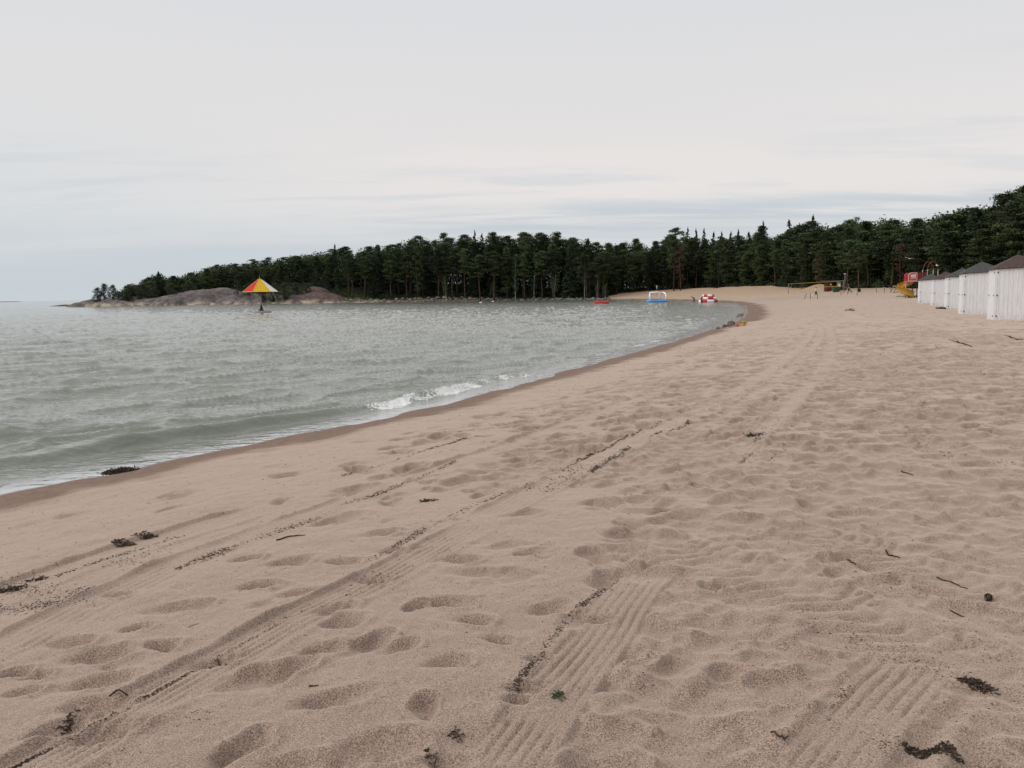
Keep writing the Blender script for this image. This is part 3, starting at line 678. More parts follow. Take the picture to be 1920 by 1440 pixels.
def np_mesh(name, v, q, material):
    me = bpy.data.meshes.new(name); v = np.asarray(v, np.float32); me.vertices.add(len(v)); me.vertices.foreach_set('co', v.ravel())
    me.loops.add(q.size); me.loops.foreach_set('vertex_index', q.ravel().astype(np.int32)); me.polygons.add(len(q))
    me.polygons.foreach_set('loop_start', np.arange(0, q.size, 4, dtype=np.int32)); me.polygons.foreach_set('loop_total', np.full(len(q), 4, np.int32))
    me.update(calc_edges=True); me.materials.append(material); return me
def ellipsoid_pts(n, c, d, rg, shell=.55):
    p = rg.normal(size=(n, 3)); p /= np.linalg.norm(p, axis=1)[:, None]; r = shell+(1-shell)*rg.random(n)
    return np.array(c)+p*r[:, None]*np.array(d)
def make_tree(kind, seed, H=20.):
    """returns (trunk MB, crown centres, sizes)"""
    rg = np.random.default_rng(seed); rn = random.Random(seed); tr = MB(); cs = []; sz = []
    lean = (rn.uniform(-.5, .5), rn.uniform(-.5, .5))
    def ax(h): t = h/H; return Vector((lean[0]*t*t+.18*math.sin(t*5+seed), lean[1]*t*t+.18*math.cos(t*4+seed), h))
    r0_ = {'birch': .14}.get(kind, .2)
    tr.tube([ax(H*i/9*.97) if i else ax(0)-Vector((0, 0, .6)) for i in range(10)], [r0_*(1-i/9.6)**.8+.02 for i in range(10)], 7)
    if kind in ('pine_tall', 'pine_full', 'pine_wide', 'dead'):
        base = {'pine_tall': .5, 'pine_full': .12, 'pine_wide': .38, 'dead': .25}[kind]; Rm = {'pine_tall': 2.6, 'pine_full': 3.0, 'pine_wide': 3.7, 'dead': 2.2}[kind]
        nb = {'pine_tall': 42, 'pine_full': 80, 'pine_wide': 50, 'dead': 38}[kind]
        for i in range(nb):
            t = (i+rn.random())/nb; h = H*(base+(1-base)*t**.85); tt = (h/H-base)/(1-base)
            prof = (math.sin(math.pi*min(1, .12+.88*(tt*.78+.1)))**.6)*(1-.35*tt**4) if kind != 'pine_full' else (1-tt**2.6*.75)*(.7+.3*math.sin(tt*9+seed))
            r = Rm*prof*rn.uniform(.25, 1.0)*(1.0 if tt < .93 else .55); a = rn.uniform(0, 6.283)
            c = ax(min(h, H*.985)); e = c+Vector((math.cos(a)*r, math.sin(a)*r, r*rn.uniform(-.05, .28)))
            st = ax(h-rn.uniform(.3, 1.2)*(r/Rm+.2)); tr.tube([st, (st+e)/2+Vector((0, 0, -.1)), e], [.05, .035, .015], 4, False)
            d = rn.uniform(.65, 1.25)*(1.0 if kind != 'dead' else .7); n = int((150 if kind != 'dead' else 55)*d)
            cs.append(ellipsoid_pts(n, e, (d*1.1, d*1.1, d*.58), rg, .25)); sz.append(rg.uniform(.2, .42, n))
        for i in range(10):
            h = H*rn.uniform(.15, base+.1); a = rn.uniform(0, 6.28); L = rn.uniform(.5, 1.8); s_ = ax(h); tr.tube([s_, s_+Vector((math.cos(a)*L, math.sin(a)*L, rn.uniform(-.3, .2)))], [.03, .01], 4, False)
    elif kind == 'spruce':
        for i in range(46):
            t = (i+.5)/46; h = H*(.06+.93*t); r = 2.8*(1-t)**.62*rn.uniform(.75, 1.1)+.1
            for j in range(int(3+5*(1-t))):
                a = rn.uniform(0, 6.283); n = int(22+30*(r/2.7))
                u = rg.random(n)**.7; c0 = np.array(ax(h)); dr = np.stack([np.cos(a+rg.normal(0, .13, n))*u*r, np.sin(a+rg.normal(0, .13, n))*u*r, -u*r*.32+rg.normal(0, .07, n)], 1)
                cs.append(c0+dr); sz.append(rg.uniform(.28, .55, n))
        n = 60; cs.append(np.array(ax(H))+np.stack([rg.normal(0, .05, n), rg.normal(0, .05, n), -rg.random(n)*2.2+.2], 1)); sz.append(rg.uniform(.25, .45, n))
    else:
        lo = {'birch': .22, 'leafy': .15}[kind]; Rm = {'birch': 2.0, 'leafy': 3.2 if H > 10 else 2.1}[kind]
        for i in range(64):
            t = (i+rn.random())/64; h = H*(lo+(1-lo)*t); r = Rm*(math.sin(math.pi*min(.97, .1+.9*t))**.7)*rn.uniform(.2, 1.); a = rn.uniform(0, 6.283)
            e = ax(min(h, H*.97))+Vector((math.cos(a)*r, math.sin(a)*r, 0)); st = ax(max(h-.8*r, H*lo*.7)); tr.tube([st, e], [.035, .012], 4, False)
            n = 85; d = rn.uniform(.5, .95); cs.append(ellipsoid_pts(n, e, (d, d, d*.8), rg, .2)); sz.append(rg.uniform(.12, .26, n))
    return tr, np.concatenate(cs), np.concatenate(sz)
PROT = {}
def proto(key, kind, seed, fm, bm_, flat, H=20.):
    tr, cs, sz = make_tree(kind, seed, H); v, q = leafcloud(cs, sz, np.random.default_rng(seed+99), flat)
    PROT[key] = (tr, np_mesh('crown', v, q, fm), bm_, kind, (v, q), H)
for i in range(3): proto('pine_tall%d' % i, 'pine_tall', 11+i, F_PINE, M_BARK, .35)
for i in range(3): proto('pine_full%d' % i, 'pine_full', 21+i, F_PINE, M_BARK, .35)
for i in range(2): proto('pine_wide%d' % i, 'pine_wide', 31+i, F_PINE, M_BARK, .35)
for i in range(2): proto('spruce%d' % i, 'spruce', 41+i, F_SPR, M_BARK, .2)
for i in range(2): proto('birch%d' % i, 'birch', 51+i, F_LEAF, M_BIRCH, .0)
proto('leafy0', 'leafy', 61, F_LEAF, M_BARK, .0); proto('bushy0', 'leafy', 62, F_BUSH, M_BARK, .0); proto('dead0', 'dead', 71, F_DEAD, M_BARK, .2)
proto('small0', 'leafy', 63, F_BUSH, M_BARK, .0, 7.); proto('small1', 'leafy', 64, F_BUSH, M_BARK, .0, 7.)
TREES = {}; rt = random.Random(11)
KN = {'pine_tall': 'pine_tree', 'pine_full': 'pine_tree', 'pine_wide': 'pine_tree', 'spruce': 'spruce_tree', 'birch': 'birch_tree', 'leafy': 'leafy_tree', 'dead': 'dead_pine_tree'}
def put_tree(key, x, y, H, label, group=None, wx=1., z=None):
    z = zat(x, y) if z is None else z
    tr, cm, bm_, kind, _, Hp = PROT[key]; sc = H/Hp; wv = wx*(sc*.45+.55)*rt.uniform(.85, 1.15)
    rz = rt.uniform(0, 6.28); scale = (wv, wv, sc)
    if key not in TREES:
        r = thing(KN[kind], (x, y, z-.15), rz, label, 'tree', group); tr.build('trunk', bm_, r, True); o = bpy.data.objects.new('crown', cm); COL.objects.link(o); o.parent = r
        TREES[key] = r
    else: r = copy_tree(TREES[key], (x, y, z-.15), rz, None, label, None)
    r.scale = scale
    if group: r['group'] = group
    elif 'group' in r: del r['group']
    return r
SKY = [(165, 545), (190, 532), (212, 536), (224, 545), (235, 530), (250, 527), (262, 530), (275, 518), (297, 509), (312, 516), (330, 516), (345, 511), (372, 505), (395, 497), (412, 492), (440, 490), (470, 487), (497, 487), (515, 484), (540, 477), (570, 473),
 (600, 467), (640, 463), (675, 457), (700, 455), (740, 450), (757, 441), (800, 440), (850, 436), (890, 433), (930, 437), (960, 435), (985, 431), (1010, 432), (1035, 430), (1060, 440), (1085, 441), (1105, 443), (1120, 452), (1145, 452),
 (1167, 443), (1190, 448), (1210, 443), (1228, 456), (1240, 453), (1262, 428), (1280, 430), (1310, 441), (1350, 440), (1390, 440), (1430, 424), (1445, 432), (1470, 432), (1490, 422), (1520, 410), (1545, 413), (1570, 420), (1598, 401), (1612, 403),
 (1630, 412), (1655, 403), (1680, 401), (1695, 410), (1715, 404), (1740, 400), (1765, 392), (1800, 382), (1830, 380), (1850, 377), (1870, 378), (1885, 358), (1900, 345), (1920, 338), (2000, 330), (2300, 300), (3000, 240)]
skx, sky_ = zip(*SKY); ex_, ey_ = zip(*EDGE)
def region(px):
    if px < 640: return 'dark wind-shaped pine on the granite headland behind the striped sunshade', 'pines on the granite headland'
    if px < 1135: return 'tall dark pine in the wood above the stone bank across the water', 'pines above the stone bank'
    if px < 1480: return 'dark pine behind the ochre sand bank at the bend of the bay', 'pines behind the ochre sand bank'
    if px < 1715: return 'dark pine in the wood behind the volleyball net and red kiosk', 'pines behind the volleyball net'
    return 'dark pine on the wooded slope above the white beach huts', 'pines above the beach huts'
def tree_at(key, px, D, ytop, label, group=None, wx=1., zadd=0.):
    p = UD(px, ytop, D); z = zat(p.x, D)+zadd; H = max(p.z-z, 2.2); return put_tree(key, p.x, D, H, label, group, wx, z)
count = 0
for row in range(5):
    px = 232 + row*4.; 
    while px < 1960+row*6:
        D = np.interp(px, ex_, ey_); off = (0, 5, 11, 17, 24)[row]; Dk = D+off+rt.uniform(-2, 2); yt = np.interp(px, skx, sky_)
        if px < 640: f = (.62, .8, .92, 1., 1.)[row]*rt.uniform(.85, 1.03); Dk += 4
        else: f = (.74, .86, .96, 1., 1.)[row]*rt.uniform(.86, 1.02)
        base_y = yhor(px)+2; ytt = base_y-(base_y-yt)*f+(rt.uniform(-4, 9) if row > 2 else 0)
        if px < 640: key = rt.choice(['pine_full0', 'pine_full1', 'pine_full2', 'pine_wide0', 'pine_wide1', 'bushy0'] if row < 3 else ['pine_wide0', 'pine_wide1', 'pine_full0', 'spruce0' if rt.random() < .25 else 'pine_wide1'])
        elif px < 1135: key = rt.choice(['pine_tall0', 'pine_tall1', 'pine_tall2', 'pine_full1', 'pine_wide0', 'spruce1', 'pine_tall0'] if row < 4 else ['pine_tall0', 'pine_tall1', 'pine_tall2', 'spruce0', 'pine_wide1'])
        else: key = rt.choice(['pine_full0', 'pine_full1', 'pine_full2', 'pine_wide0', 'pine_wide1', 'pine_tall2', 'pine_full0'] if row < 4 else ['pine_tall0', 'pine_wide1', 'pine_tall2', 'spruce0', 'pine_wide0'])
        la, gr_ = region(px)
        if key[:6] == 'spruce': la = la.replace('pine', 'pointed spruce', 1); gr_ = gr_.replace('pines', 'spruces')
        if key[:5] == 'bushy': la = 'low rounded leafy tree among the pines of the granite headland'; gr_ = 'leafy trees on the granite headland'
        wx = 1.5 if px > 1480 else 1.3
        tree_at(key, px, Dk, ytt, la, gr_, wx); count += 1
        sp = (5.4, 6.2, 6.4, 6.4, 6.2)[row]*(1.0 if px < 1480 else .95)
        px += sp*1554/Dk*rt.uniform(.8, 1.2)
print('TREES', count)
# trees that stand out
for px, yt, D, key, la in [(180, 539, 306, 'small0', 'small leafy tree standing outermost on the rocky point'), (194, 532, 307, 'small1', 'rounded airy tree in the middle of the trio on the rocky point'), (209, 534, 306, 'small0', 'slender gappy tree at the landward end of the trio on the rocky point'),
    (222, 546, 308, 'small1', 'low bush-like tree between the outer trio and the headland pines'), (297, 508, 320, 'spruce0', 'small pointed spruce rising above the headland pines')]:
    tree_at(key, px, D, yt, la, None, 1.0)
for i, (px, yt) in enumerate([(1289, 426), (1303, 428), (1321, 428), (1336, 434), (1352, 434), (1373, 433), (1384, 430), (1404, 434), (1430, 414), (1482, 411), (1498, 418), (1522, 402), (889, 432), (626, 457)]):
    D = np.interp(px, ex_, ey_)+16
    la = {0: 'thin spruce spire next to the tallest rounded pine crown', 8: 'pointed spruce rising alone above the wood over the climbing raft', 11: 'tallest pointed spruce above the wood behind the volleyball net', 9: 'sharp spruce tip above the near end of the volleyball net', 10: 'lower spruce tip just beside the tallest pointed spruce', 12: 'narrow spruce tip on the skyline above the stone bank', 13: 'spruce tip on the skyline above the rusty granite knoll'}.get(i, 'pointed spruce tip in the row of spires above the climbing raft')
    tree_at('spruce%d' % (i % 2), px, D-6, yt, la, 'spruce spires above the climbing raft' if 'row of spires' in la else None, .95)
for px, yt, D, key, la in [(1001, 470, 300, 'birch0', 'tall birch with a pale straight trunk in front of the dark wood'), (965, 482, 300, 'birch1', 'slender light-trunked birch beside the tallest pale-trunked one'), (1040, 495, 295, 'birch0', 'short full birch standing free by the stone bank'),
    (1095, 480, 292, 'birch1', 'birch with bright white trunk close to the end of the stone bank'), (1120, 495, 288, 'birch0', 'bushy pale birch where the stone bank meets the sand bank'), (1135, 530, 287, 'birch1', 'low light-green birch sapling by the corner of the ochre sand bank'),
    (780, 460, 309, 'leafy0', 'broad light-green leafy tree among dark pines above the stone bank'), (835, 515, 306, 'birch0', 'small birch in front of the dark wood near the swimmer'), (925, 525, 303, 'birch1', 'low birch growing right behind the floating white birds'),
    (445, 524, 312, 'bushy0', 'round dark tree on the granite slope behind the sunshade'), (1605, 404, 203, 'leafy0', 'big light-green leafy crown above the red kiosk'), (1350, 441, 283, 'leafy0', 'light-green leafy crown below the spruce spires'), (632, 533, 322, 'bushy0', 'small round tree beside the rusty granite knoll')]:
    tree_at(key, px, D, yt, la)
for i, (px, yt, D) in enumerate([(236, 541, 311), (262, 540, 312), (286, 538, 313), (492, 528, 311), (512, 531, 310), (533, 530, 312), (556, 529, 318), (574, 531, 321), (322, 530, 316), (352, 526, 322), (466, 531, 316)]):
    tree_at('small%d' % (i % 2), px, D, yt, 'low dark bushy tree rooted in the granite of the headland edge', 'bushy trees along the granite edge', 1.25)
tree_at('pine_wide0', 1265, 289, 427, 'high rounded pine crown standing above the far sand bank', None, 1.1)
tree_at('dead0', 1276, 284, 462, 'reddish-brown dead pine among green ones above the inflatable goal', None, 1.2)
tree_at('dead0', 1535, 201, 478, 'half-dead pine with rusty branches behind the volleyball net')
tree_at('pine_tall1', 1611, 168, 455, 'pine with a bare pale trunk standing in the sand beside the kiosk')
tree_at('dead0', 1690, 166, 455, 'dead pine with bare pale branches behind the yellow slide')

# the wood behind, one mass
rg = np.random.default_rng(3); VV = []; QQ = []; nv = 0
for i in range(1400):
    px = rg.uniform(236, 2300) if i < 1150 else rg.uniform(2250, 3000); D = np.interp(px, ex_, ey_)+rg.uniform(16, 62); yt = np.interp(px, skx, sky_)+rg.uniform(6, 30)*(1 if px > 640 else .5); p = UD(px, yt, D)
    if float(S(p.x, D)) < 3: continue
    z = zat(p.x, D); H = max(p.z-z, 3); n = 560; u = rg.random(n); r = 4.2*rg.random(n)**.5; a = rg.uniform(0, 6.283, n)
    cs = np.stack([p.x+r*np.cos(a)*(1-.5*u**3), D+r*np.sin(a), z+.3+H*u*(1-.10*(r/3.6)**2)+rg.normal(0, .2, n)], 1); v, q = leafcloud(cs, rg.uniform(.35, .95, n), rg, .3); VV.append(v); QQ.append(q+nv); nv += len(v)
me = np_mesh('distant_wood', np.concatenate(VV), np.concatenate(QQ), F_PINE); o = link_mesh('distant_wood', me); tag(o, 'deep dark mass of the wood behind its front trees', None, None, 'stuff')
# undergrowth along the edge of the wood
cs = []; sz = []
for i in range(1700):
    px = rg.uniform(240, 2900); D = np.interp(px, ex_, ey_)+rg.uniform(-3, 30); p = UD(px, 560, D)
    if px > 1140 and rg.random() < .25 and D < np.interp(px, ex_, ey_): continue
    if float(S(p.x, D)) < 4: continue
    h = rg.uniform(.5, 2.6)*(1 if px > 640 else .5); z = zat(p.x, D); n = 60
    cs.append(ellipsoid_pts(n, (p.x, D, z+h*.4), (h*.9, h*.9, h*.6), rg, .3)); sz.append(rg.uniform(.18, .42, n))
v, q = leafcloud(np.concatenate(cs), np.concatenate(sz), rg); o = link_mesh('undergrowth', np_mesh('undergrowth', v, q, F_BUSH)); tag(o, 'low dark bushes along the foot of the wood', None, None, 'stuff')
# green shore herbs beside the stone bank and the grass by the slide
cs = []; sz = []
for i in range(160):
    px = rg.uniform(636, 720); x, y = U(px, 567.2); y += rg.uniform(2.5, 9); n = 40; h = rg.uniform(.4, 1.1); cs.append(ellipsoid_pts(n, (x, y, zat(x, y)+h*.3), (1., .8, h*.6), rg, .2)); sz.append(rg.uniform(.14, .3, n))
v, q = leafcloud(np.concatenate(cs), np.concatenate(sz), rg); F_HERB = foliage_mat('herb_leaves', (.06, .09, .03), (.12, .16, .055), .05)
o = link_mesh('shore_herbs', np_mesh('shore_herbs', v, q, F_HERB)); tag(o, 'bright green herbs on the bank beside the rusty granite', None, None, 'stuff')
cs = []; 
for i in range(900):
    a, r = rg.uniform(0, 6.28), rg.random()**.5; x = gp.x+math.cos(a)*r*2.3; y = 120+math.sin(a)*r*5; cs.append(np.array([[x, y, zat(x, y)+.09]]))
cs = np.concatenate(cs); v, q = leafcloud(cs, .22, rg, 0, .18); o = link_mesh('grass_patch', np_mesh('grass_patch', v, q, F_HERB)); tag(o, 'sparse green grass patch in the sand behind the slide', None, None, 'stuff')

# ---------------------------------------------------------------- beach huts
def plank_mat(name, col):
    m = bpy.data.materials.new(name); m.use_nodes = True; t = m.node_tree; b = t.nodes['Principled BSDF']; c = N(t, 'ShaderNodeTexCoord').outputs['Object']
    mp = N(t, 'ShaderNodeMapping'); mp.inputs['Scale'].default_value = (9, 9, 1.2); t.links.new(c, mp.inputs[0])
    f = mapr(t, noise(t, mp.outputs[0], 1.6, 5, .65), .3, .75); co = mixc(t, f, tuple(q*1.04 for q in col), tuple(q*.86 for q in col))
    sp = N(t, 'ShaderNodeSeparateXYZ'); t.links.new(c, sp.inputs[0])
    dirt = mth(t, 'MULTIPLY', mapr(t, sp.outputs[2], .45, .02), mapr(t, noise(t, mp.outputs[0], 3, 4, .7), .4, .7)); co = mixc(t, mth(t, 'MULTIPLY', dirt, .5), co, (.38, .34, .29))
    st = mapr(t, noise(t, c, 3.1, 4, .7), .70, .76); co = mixc(t, mth(t, 'MULTIPLY', st, .3), co, (.35, .42, .33))
    t.links.new(co, b.inputs['Base Color']); b.inputs['Roughness'].default_value = .6; b.inputs['Specular IOR Level'].default_value = .3; return m
M_WHITE = plank_mat('white_painted_boards', (.76, .755, .76))
def roof_mat(name, lo, hi):
    m = bpy.data.materials.new(name); m.use_nodes = True; t = m.node_tree; b = t.nodes['Principled BSDF']; c = N(t, 'ShaderNodeTexCoord').outputs['Object']
    co = mixc(t, mapr(t, noise(t, c, 14, 5, .75), .35, .68), lo, hi); sp = N(t, 'ShaderNodeSeparateXYZ'); t.links.new(c, sp.inputs[0])
    ed = mapr(t, sp.outputs[2], 2.06, 1.98); co = mixc(t, mth(t, 'MULTIPLY', ed, mapr(t, noise(t, c, 9, 4, .7), .54, .68)), co, (.22, .13, .05))
    t.links.new(co, b.inputs['Base Color']); b.inputs['Roughness'].default_value = .9
    bn = N(t, 'ShaderNodeBump'); bn.inputs['Distance'].default_value = .01; t.links.new(noise(t, c, 60, 3), bn.inputs['Height']); t.links.new(bn.outputs[0], b.inputs['Normal']); return m
M_RB = roof_mat('brown_roof_felt', (.04, .024, .02), (.09, .052, .044)); M_RG = roof_mat('grey_roof_felt', (.032, .034, .033), (.07, .07, .066))
M_DARK = mat('dark_wood', (.035, .028, .024), .9); M_METAL = mat('rusty_metal', (.12, .10, .09), .5, .5, .3, 30)
def shear(me, kx):
    for v in me.vertices: v.co.z += kx*v.co.x
def hut(px, py, hpx, label, roofm, kx, W=1.66, HW=1.96, rot=0.):
    g = G(px, py); A = math.atan2(.384, .923)-rot   # row direction
    rgt = Vector((math.cos(A), -math.sin(A), 0)); fwd = Vector((math.sin(A), math.cos(A), 0))
    ctr = Vector((g.x, g.y, 0))+rgt*W/2+fwd*W/2; z = 2.4-(py-yhor(px))*g.y/1554
    r = thing('beach_hut', (ctr.x, ctr.y, z-.01), -A, label, 'beach hut', 'white beach huts in a row')
    sc_ = hpx*g.y/1554/HW; r.scale = (sc_,)*3; r.location += (rgt+fwd)*(sc_-1)*W/2
    h = W/2; q = MB(); n = 11; pw = W/n; rn = random.Random(int(px))
    q.box((0, 0, HW/2+.01), (W-.06, W-.06, HW-.04))
    for sd_ in range(4):
        Rm = Matrix.Rotation(sd_*math.pi/2, 3, 'Z')
        for i in range(n):
            x = -h+pw*(i+.5); d = .024+rn.uniform(-.003, .003); q.box(Rm @ Vector((x, -h+.03-d/2, HW/2+rn.uniform(0, .012))), (pw-.0035, d, HW), Rm)
    o = q.build('wall_boards', M_WHITE, r, bevel=.0015); shear(o.data, kx)
    for sx in (-1, 1):
        for sy in (-1, 1): q = MB(); q.box((sx*(h-.03), sy*(h-.03), HW/2), (.085, .085, HW-.004)); o = q.build('corner_post', M_WHITE, r); shear(o.data, kx)
    q = MB(); e = h+.075; t_ = .035; v = [(-e, -e, HW+.0), (e, -e, HW), (e, e, HW), (-e, e, HW), (0, 0, HW+.50)]
    q.add(v+[(a, b, c+t_ if i < 4 else c+t_) for i, (a, b, c) in enumerate(v)], [(0, 3, 2, 1), (5, 6, 9), (6, 7, 9), (7, 8, 9), (8, 5, 9), (0, 1, 6, 5), (1, 2, 7, 6), (2, 3, 8, 7), (3, 0, 5, 8)])
    o = q.build('roof', roofm, r); shear(o.data, kx)
    fn_ = MB(); fn_.lathe([(.05, 0), (.03, .03), (.028, .07), (.0, .085)], 8, (0, 0, HW+.53)); fn_.build('roof_knob', M_DARK, o)
    q = MB(); q.box((0, -h+.1, .005), (W-.1, .09, .08)); q.box((0, h-.1, .005), (W-.1, .09, .08)); q.box((-h+.12, 0, .0), (.09, W-.32, .07)); q.box((h-.12, 0, .0), (.09, W-.32, .07)); o = q.build('base_beam', M_DARK, r)
    for zz in (.2, HW*.5, HW-.13):
        q = MB(); q.box((-h-.012, -h+.16, zz), (.014, .16, .05)); q.tube([(-h-.018, -h+.075, zz-.035), (-h-.018, -h+.075, zz+.035)], .01, 6); o = q.build('hinge', M_METAL, r); shear(o.data, kx)
        q = MB(); q.box((-h+.08, -h-.008, zz), (.05, .014, .06)); o = q.build('bracket', M_METAL, r); shear(o.data, kx)
    q = MB(); q.box((-h-.014, h-.25, HW*.5), (.018, .12, .04)); o = q.build('latch', M_METAL, r); shear(o.data, kx)
    return r
hut(1862.5, 600.5, 97, 'white beach hut with a brown mossy roof, the biggest-looking of the row', M_RB, .035)
hut(1803.5, 589.2, 77.5, 'white beach hut with dark grey roof standing beside the biggest-looking brown-roofed one', M_RG, .055)
hut(1775.0, 579.2, 60, 'white beach hut with dark grey roof and a dark cloth at its foot', M_RG, .04)
hut(1748.7, 573.8, 50.5, 'white beach hut with brown roof between two grey-roofed ones further along the row', M_RB, .04)
hut(1723.5, 568.6, 43.5, 'white beach hut with grey roof at the end of the row beside the yellow slide', M_RG, .045)
hut_next = None

# ---------------------------------------------------------------- sunshade standing in the water
M_RED = mat('red_paint', (.50, .030, .020), .7, .12, .10, 3); M_YEL = mat('yellow_paint', (.66, .42, .028), .7, .15, .08, 3); M_WHT = mat('white_paint', (.74, .74, .76), .6, .2, .05, 3); M_CON = mat('weathered_concrete', (.26, .25, .22), .9, .2, .25, 5, bump=.3)
M_POLE = mat('grey_pole', (.36, .34, .29), .6, .3, .2, 4); M_RUSTD = mat('dark_rusty_steel', (.035, .025, .024), .7, .3, .3, 8)
bx_, by_ = U(490.5, 586.5); um = thing('water_sunshade', (bx_, by_, 0), 0, 'big red, yellow and white six-sided sunshade on a pole standing in the bay', 'sunshade'); k_ = by_/1554
q = MB(); q.lathe([(1.45, -.25), (1.52, -.2), (1.52, .0), (1.42, .03), (.3, .22), (0.01, .22)], 28); o = q.build('base_slab', M_CON, um, False, .01); o.rotation_euler = (R(1.5), R(-3.5), 0); o.location = (0, 0, .12)
q = MB(); q.lathe([(.55, .25), (.42, .32), (.25, .62), (.16, .95), (.12, 1.25), (.0, 1.26)], 18); q.build('foot_cone', M_RUSTD, um, True)
q = MB(); q.tube([(0, 0, .4), (-.02, 0, 3.9)], .105, 12); q.build('pole', M_POLE, um, True)
zb, zt, Rb, Rt = (586.5-547.3)*k_, (586.5-524.8)*k_, 31.8*k_*1.0, .30
cano = thing('canopy', (-.05, 0, 0), 0); cano.parent = um
del cano['label']
a0 = R(-90-30+5+16.8)
for i in range(6):
    a, b = a0+i*R(60), a0+(i+1)*R(60); q = MB(); va = lambda r_, an, z_: Vector((r_*math.cos(an), r_*math.sin(an), z_)); n_ = va(1, (a+b)/2, 0)*.5+Vector((0, 0, .8))
    v = [va(Rb, a, zb), va(Rb, b, zb), va(Rt, b, zt), va(Rt, a, zt)]; q.add(v+[p_-Vector((0, 0, .07)) for p_ in v], [(0, 1, 2, 3), (7, 6, 5, 4), (0, 4, 5, 1), (1, 5, 6, 2), (2, 6, 7, 3), (3, 7, 4, 0)])
    o = q.build('canopy_panel', (M_YEL, M_WHT, M_RED)[i % 3], cano); o['label'] = ('yellow', 'white', 'red')[i % 3]+' canopy panel'
    q = MB(); q.tube([va(Rb+.02, a, zb+.01), va(Rt, a, zt+.02)], .028, 6); q.tube([va(Rb, a, zb-.02), va(Rb, b, zb-.02)], .04, 6); q.build('canopy_rib', mat('pale_yellow_edge', (.72, .55, .22), .5), cano)
    q = MB(); q.tube([va(Rb*.97, a, zb-.03), (0, 0, zb-.25)], .03, 5); q.build('brace', M_RUSTD, um)
q = MB(); q.lathe([(Rt+.03, zt-.02), (Rt+.03, zt+.04), (.06, zt+.12), (.03, zt+.2), (.012, zt+.6), (0, zt+.62)], 12); q.build('top_cap', M_YEL, cano)
q = MB(); q.lathe([(.75, zb-.3), (.8, zb-.1), (.05, zb+.1)], 12); q.build('hub', M_RUSTD, um)
for dx, L in ((1.55, 1.25), (2.2, 1.5)):
    q = MB(); q.tube([(dx, -.9, zb-.05), (dx+.25, -.9, zb-.8), (dx+.5, -.9, zb-L)], .02, 5); q.build('rope', mat('pale_rope', (.55, .52, .45), .9), um)

# ---------------------------------------------------------------- inflatables
M_RBV = mat('red_vinyl', (.50, .030, .03), .5, .3, .06, 2); M_WBV = mat('white_vinyl', (.80, .81, .83), .32, .5, .05, 2); M_BBV = mat('blue_vinyl', (.05, .25, .55), .32, .5, .08, 2)
x, y = U(1128, 569.2); q = MB(); L = 14.6*y/1554; q.tube([(-L, 0, .18), (-L*.93, 0, .19), (-L*.8, 0, .19), (-L*.4, 0, .17), (0, 0, .15), (L*.4, 0, .16), (L*.8, 0, .21), (L*.94, 0, .22), (L, 0, .21)], [.1, .3, .4, .42, .42, .42, .39, .28, .1], 16)
o = q.build('inflatable_log', M_RBV, smooth=True); o.location = (x, y, .02); o.rotation_euler = (0, 0, R(4)); tag(o, 'long red inflatable roller floating in the bay', 'inflatable')
x, y = U(1231, 566.6); k_ = y/1554; g = thing('inflatable_goal', (x, y, 0), R(2), 'white arched inflatable goal on a blue floating ring', 'inflatable')
hw, dp = 17.2*k_, 1.5; q = MB(); rd = .5; ring = []
for cx_, cy_, aa in ((hw-rd-.1, dp-rd, 0), (-hw+rd+.1, dp-rd, 90), (-hw+rd+.1, -dp+rd, 180), (hw-rd-.1, -dp+rd, 270)):
    for i in range(5): an = R(aa+i*22.5); ring.append((cx_+rd*math.cos(an), cy_+rd*math.sin(an), .2))
q.tube(ring, .3, 12, closed=True); q.build('floating_ring', M_BBV, g, True)
Ht = 19.2*k_
for sgn in (-1, 1):
    P0, P1 = Vector((sgn*(hw-.25), -dp+.1, 0)), Vector((sgn*(hw-1.15), dp-.3, 0)); pts = []
    pts.append(P0+Vector((0, 0, .3))); pts.append(P0+Vector((0, 0, Ht*.62)))
    for i in range(1, 8): an = math.pi*i/8; pts.append((P0+P1)/2+(P0-P1)/2*math.cos(an)+Vector((0, 0, Ht*.62+(Ht*.38-.18)*math.sin(an))))
    pts.append(P1+Vector((0, 0, Ht*.62))); pts.append(P1+Vector((0, 0, .3))); q = MB(); q.tube(pts, .17, 12); q.build('arch', M_WBV, g, True)
q = MB(); m_ = (-dp+dp)/2-.1; q.tube([(-hw+.7, m_, Ht-.18), (0, m_, Ht-.12), (hw-.7, m_, Ht-.18)], .17, 12); q.build('crossbar', M_WBV, g, True)
q = MB(); q.tube([(-hw+1.2, dp-.3, .62), (hw-1.2, dp-.3, .62)], .05, 8); q.build('handrail', M_BBV, g, True)
x, y = U(1327, 566.6); k_ = y/1554; g = thing('climbing_raft', (x+.1, y, 0), R(10), 'red and white stepped inflatable raft of stacked tubes in shallow water', 'inflatable')
for j, (Rr, zz, off, dx) in enumerate([(18.3*k_-.33, .22, 0, 0), (15.2*k_-.3, .80, 1, 0.1), (11.8*k_-.3, 1.36, 0, 0.)]):
    n = 32; pts = [(dx+Rr*math.cos(2*math.pi*i/n+R(20)), Rr*.72*math.sin(2*math.pi*i/n+R(20)), zz) for i in range(n)]; q = MB(); q.tube(pts, .35 if j == 0 else .31, 12, closed=True)
    for i in range(n):
        for c_ in range(12): q.m[i*12+c_] = ((i // 4)+off) % 2
    q.build('inflated_ring', [M_RBV, M_WBV], g, True)
q = MB(); q.lathe([(10*k_, 1.3), (10*k_, 1.42), (.02, 1.46)], 20); q.build('top_mat', M_WBV, g, True)

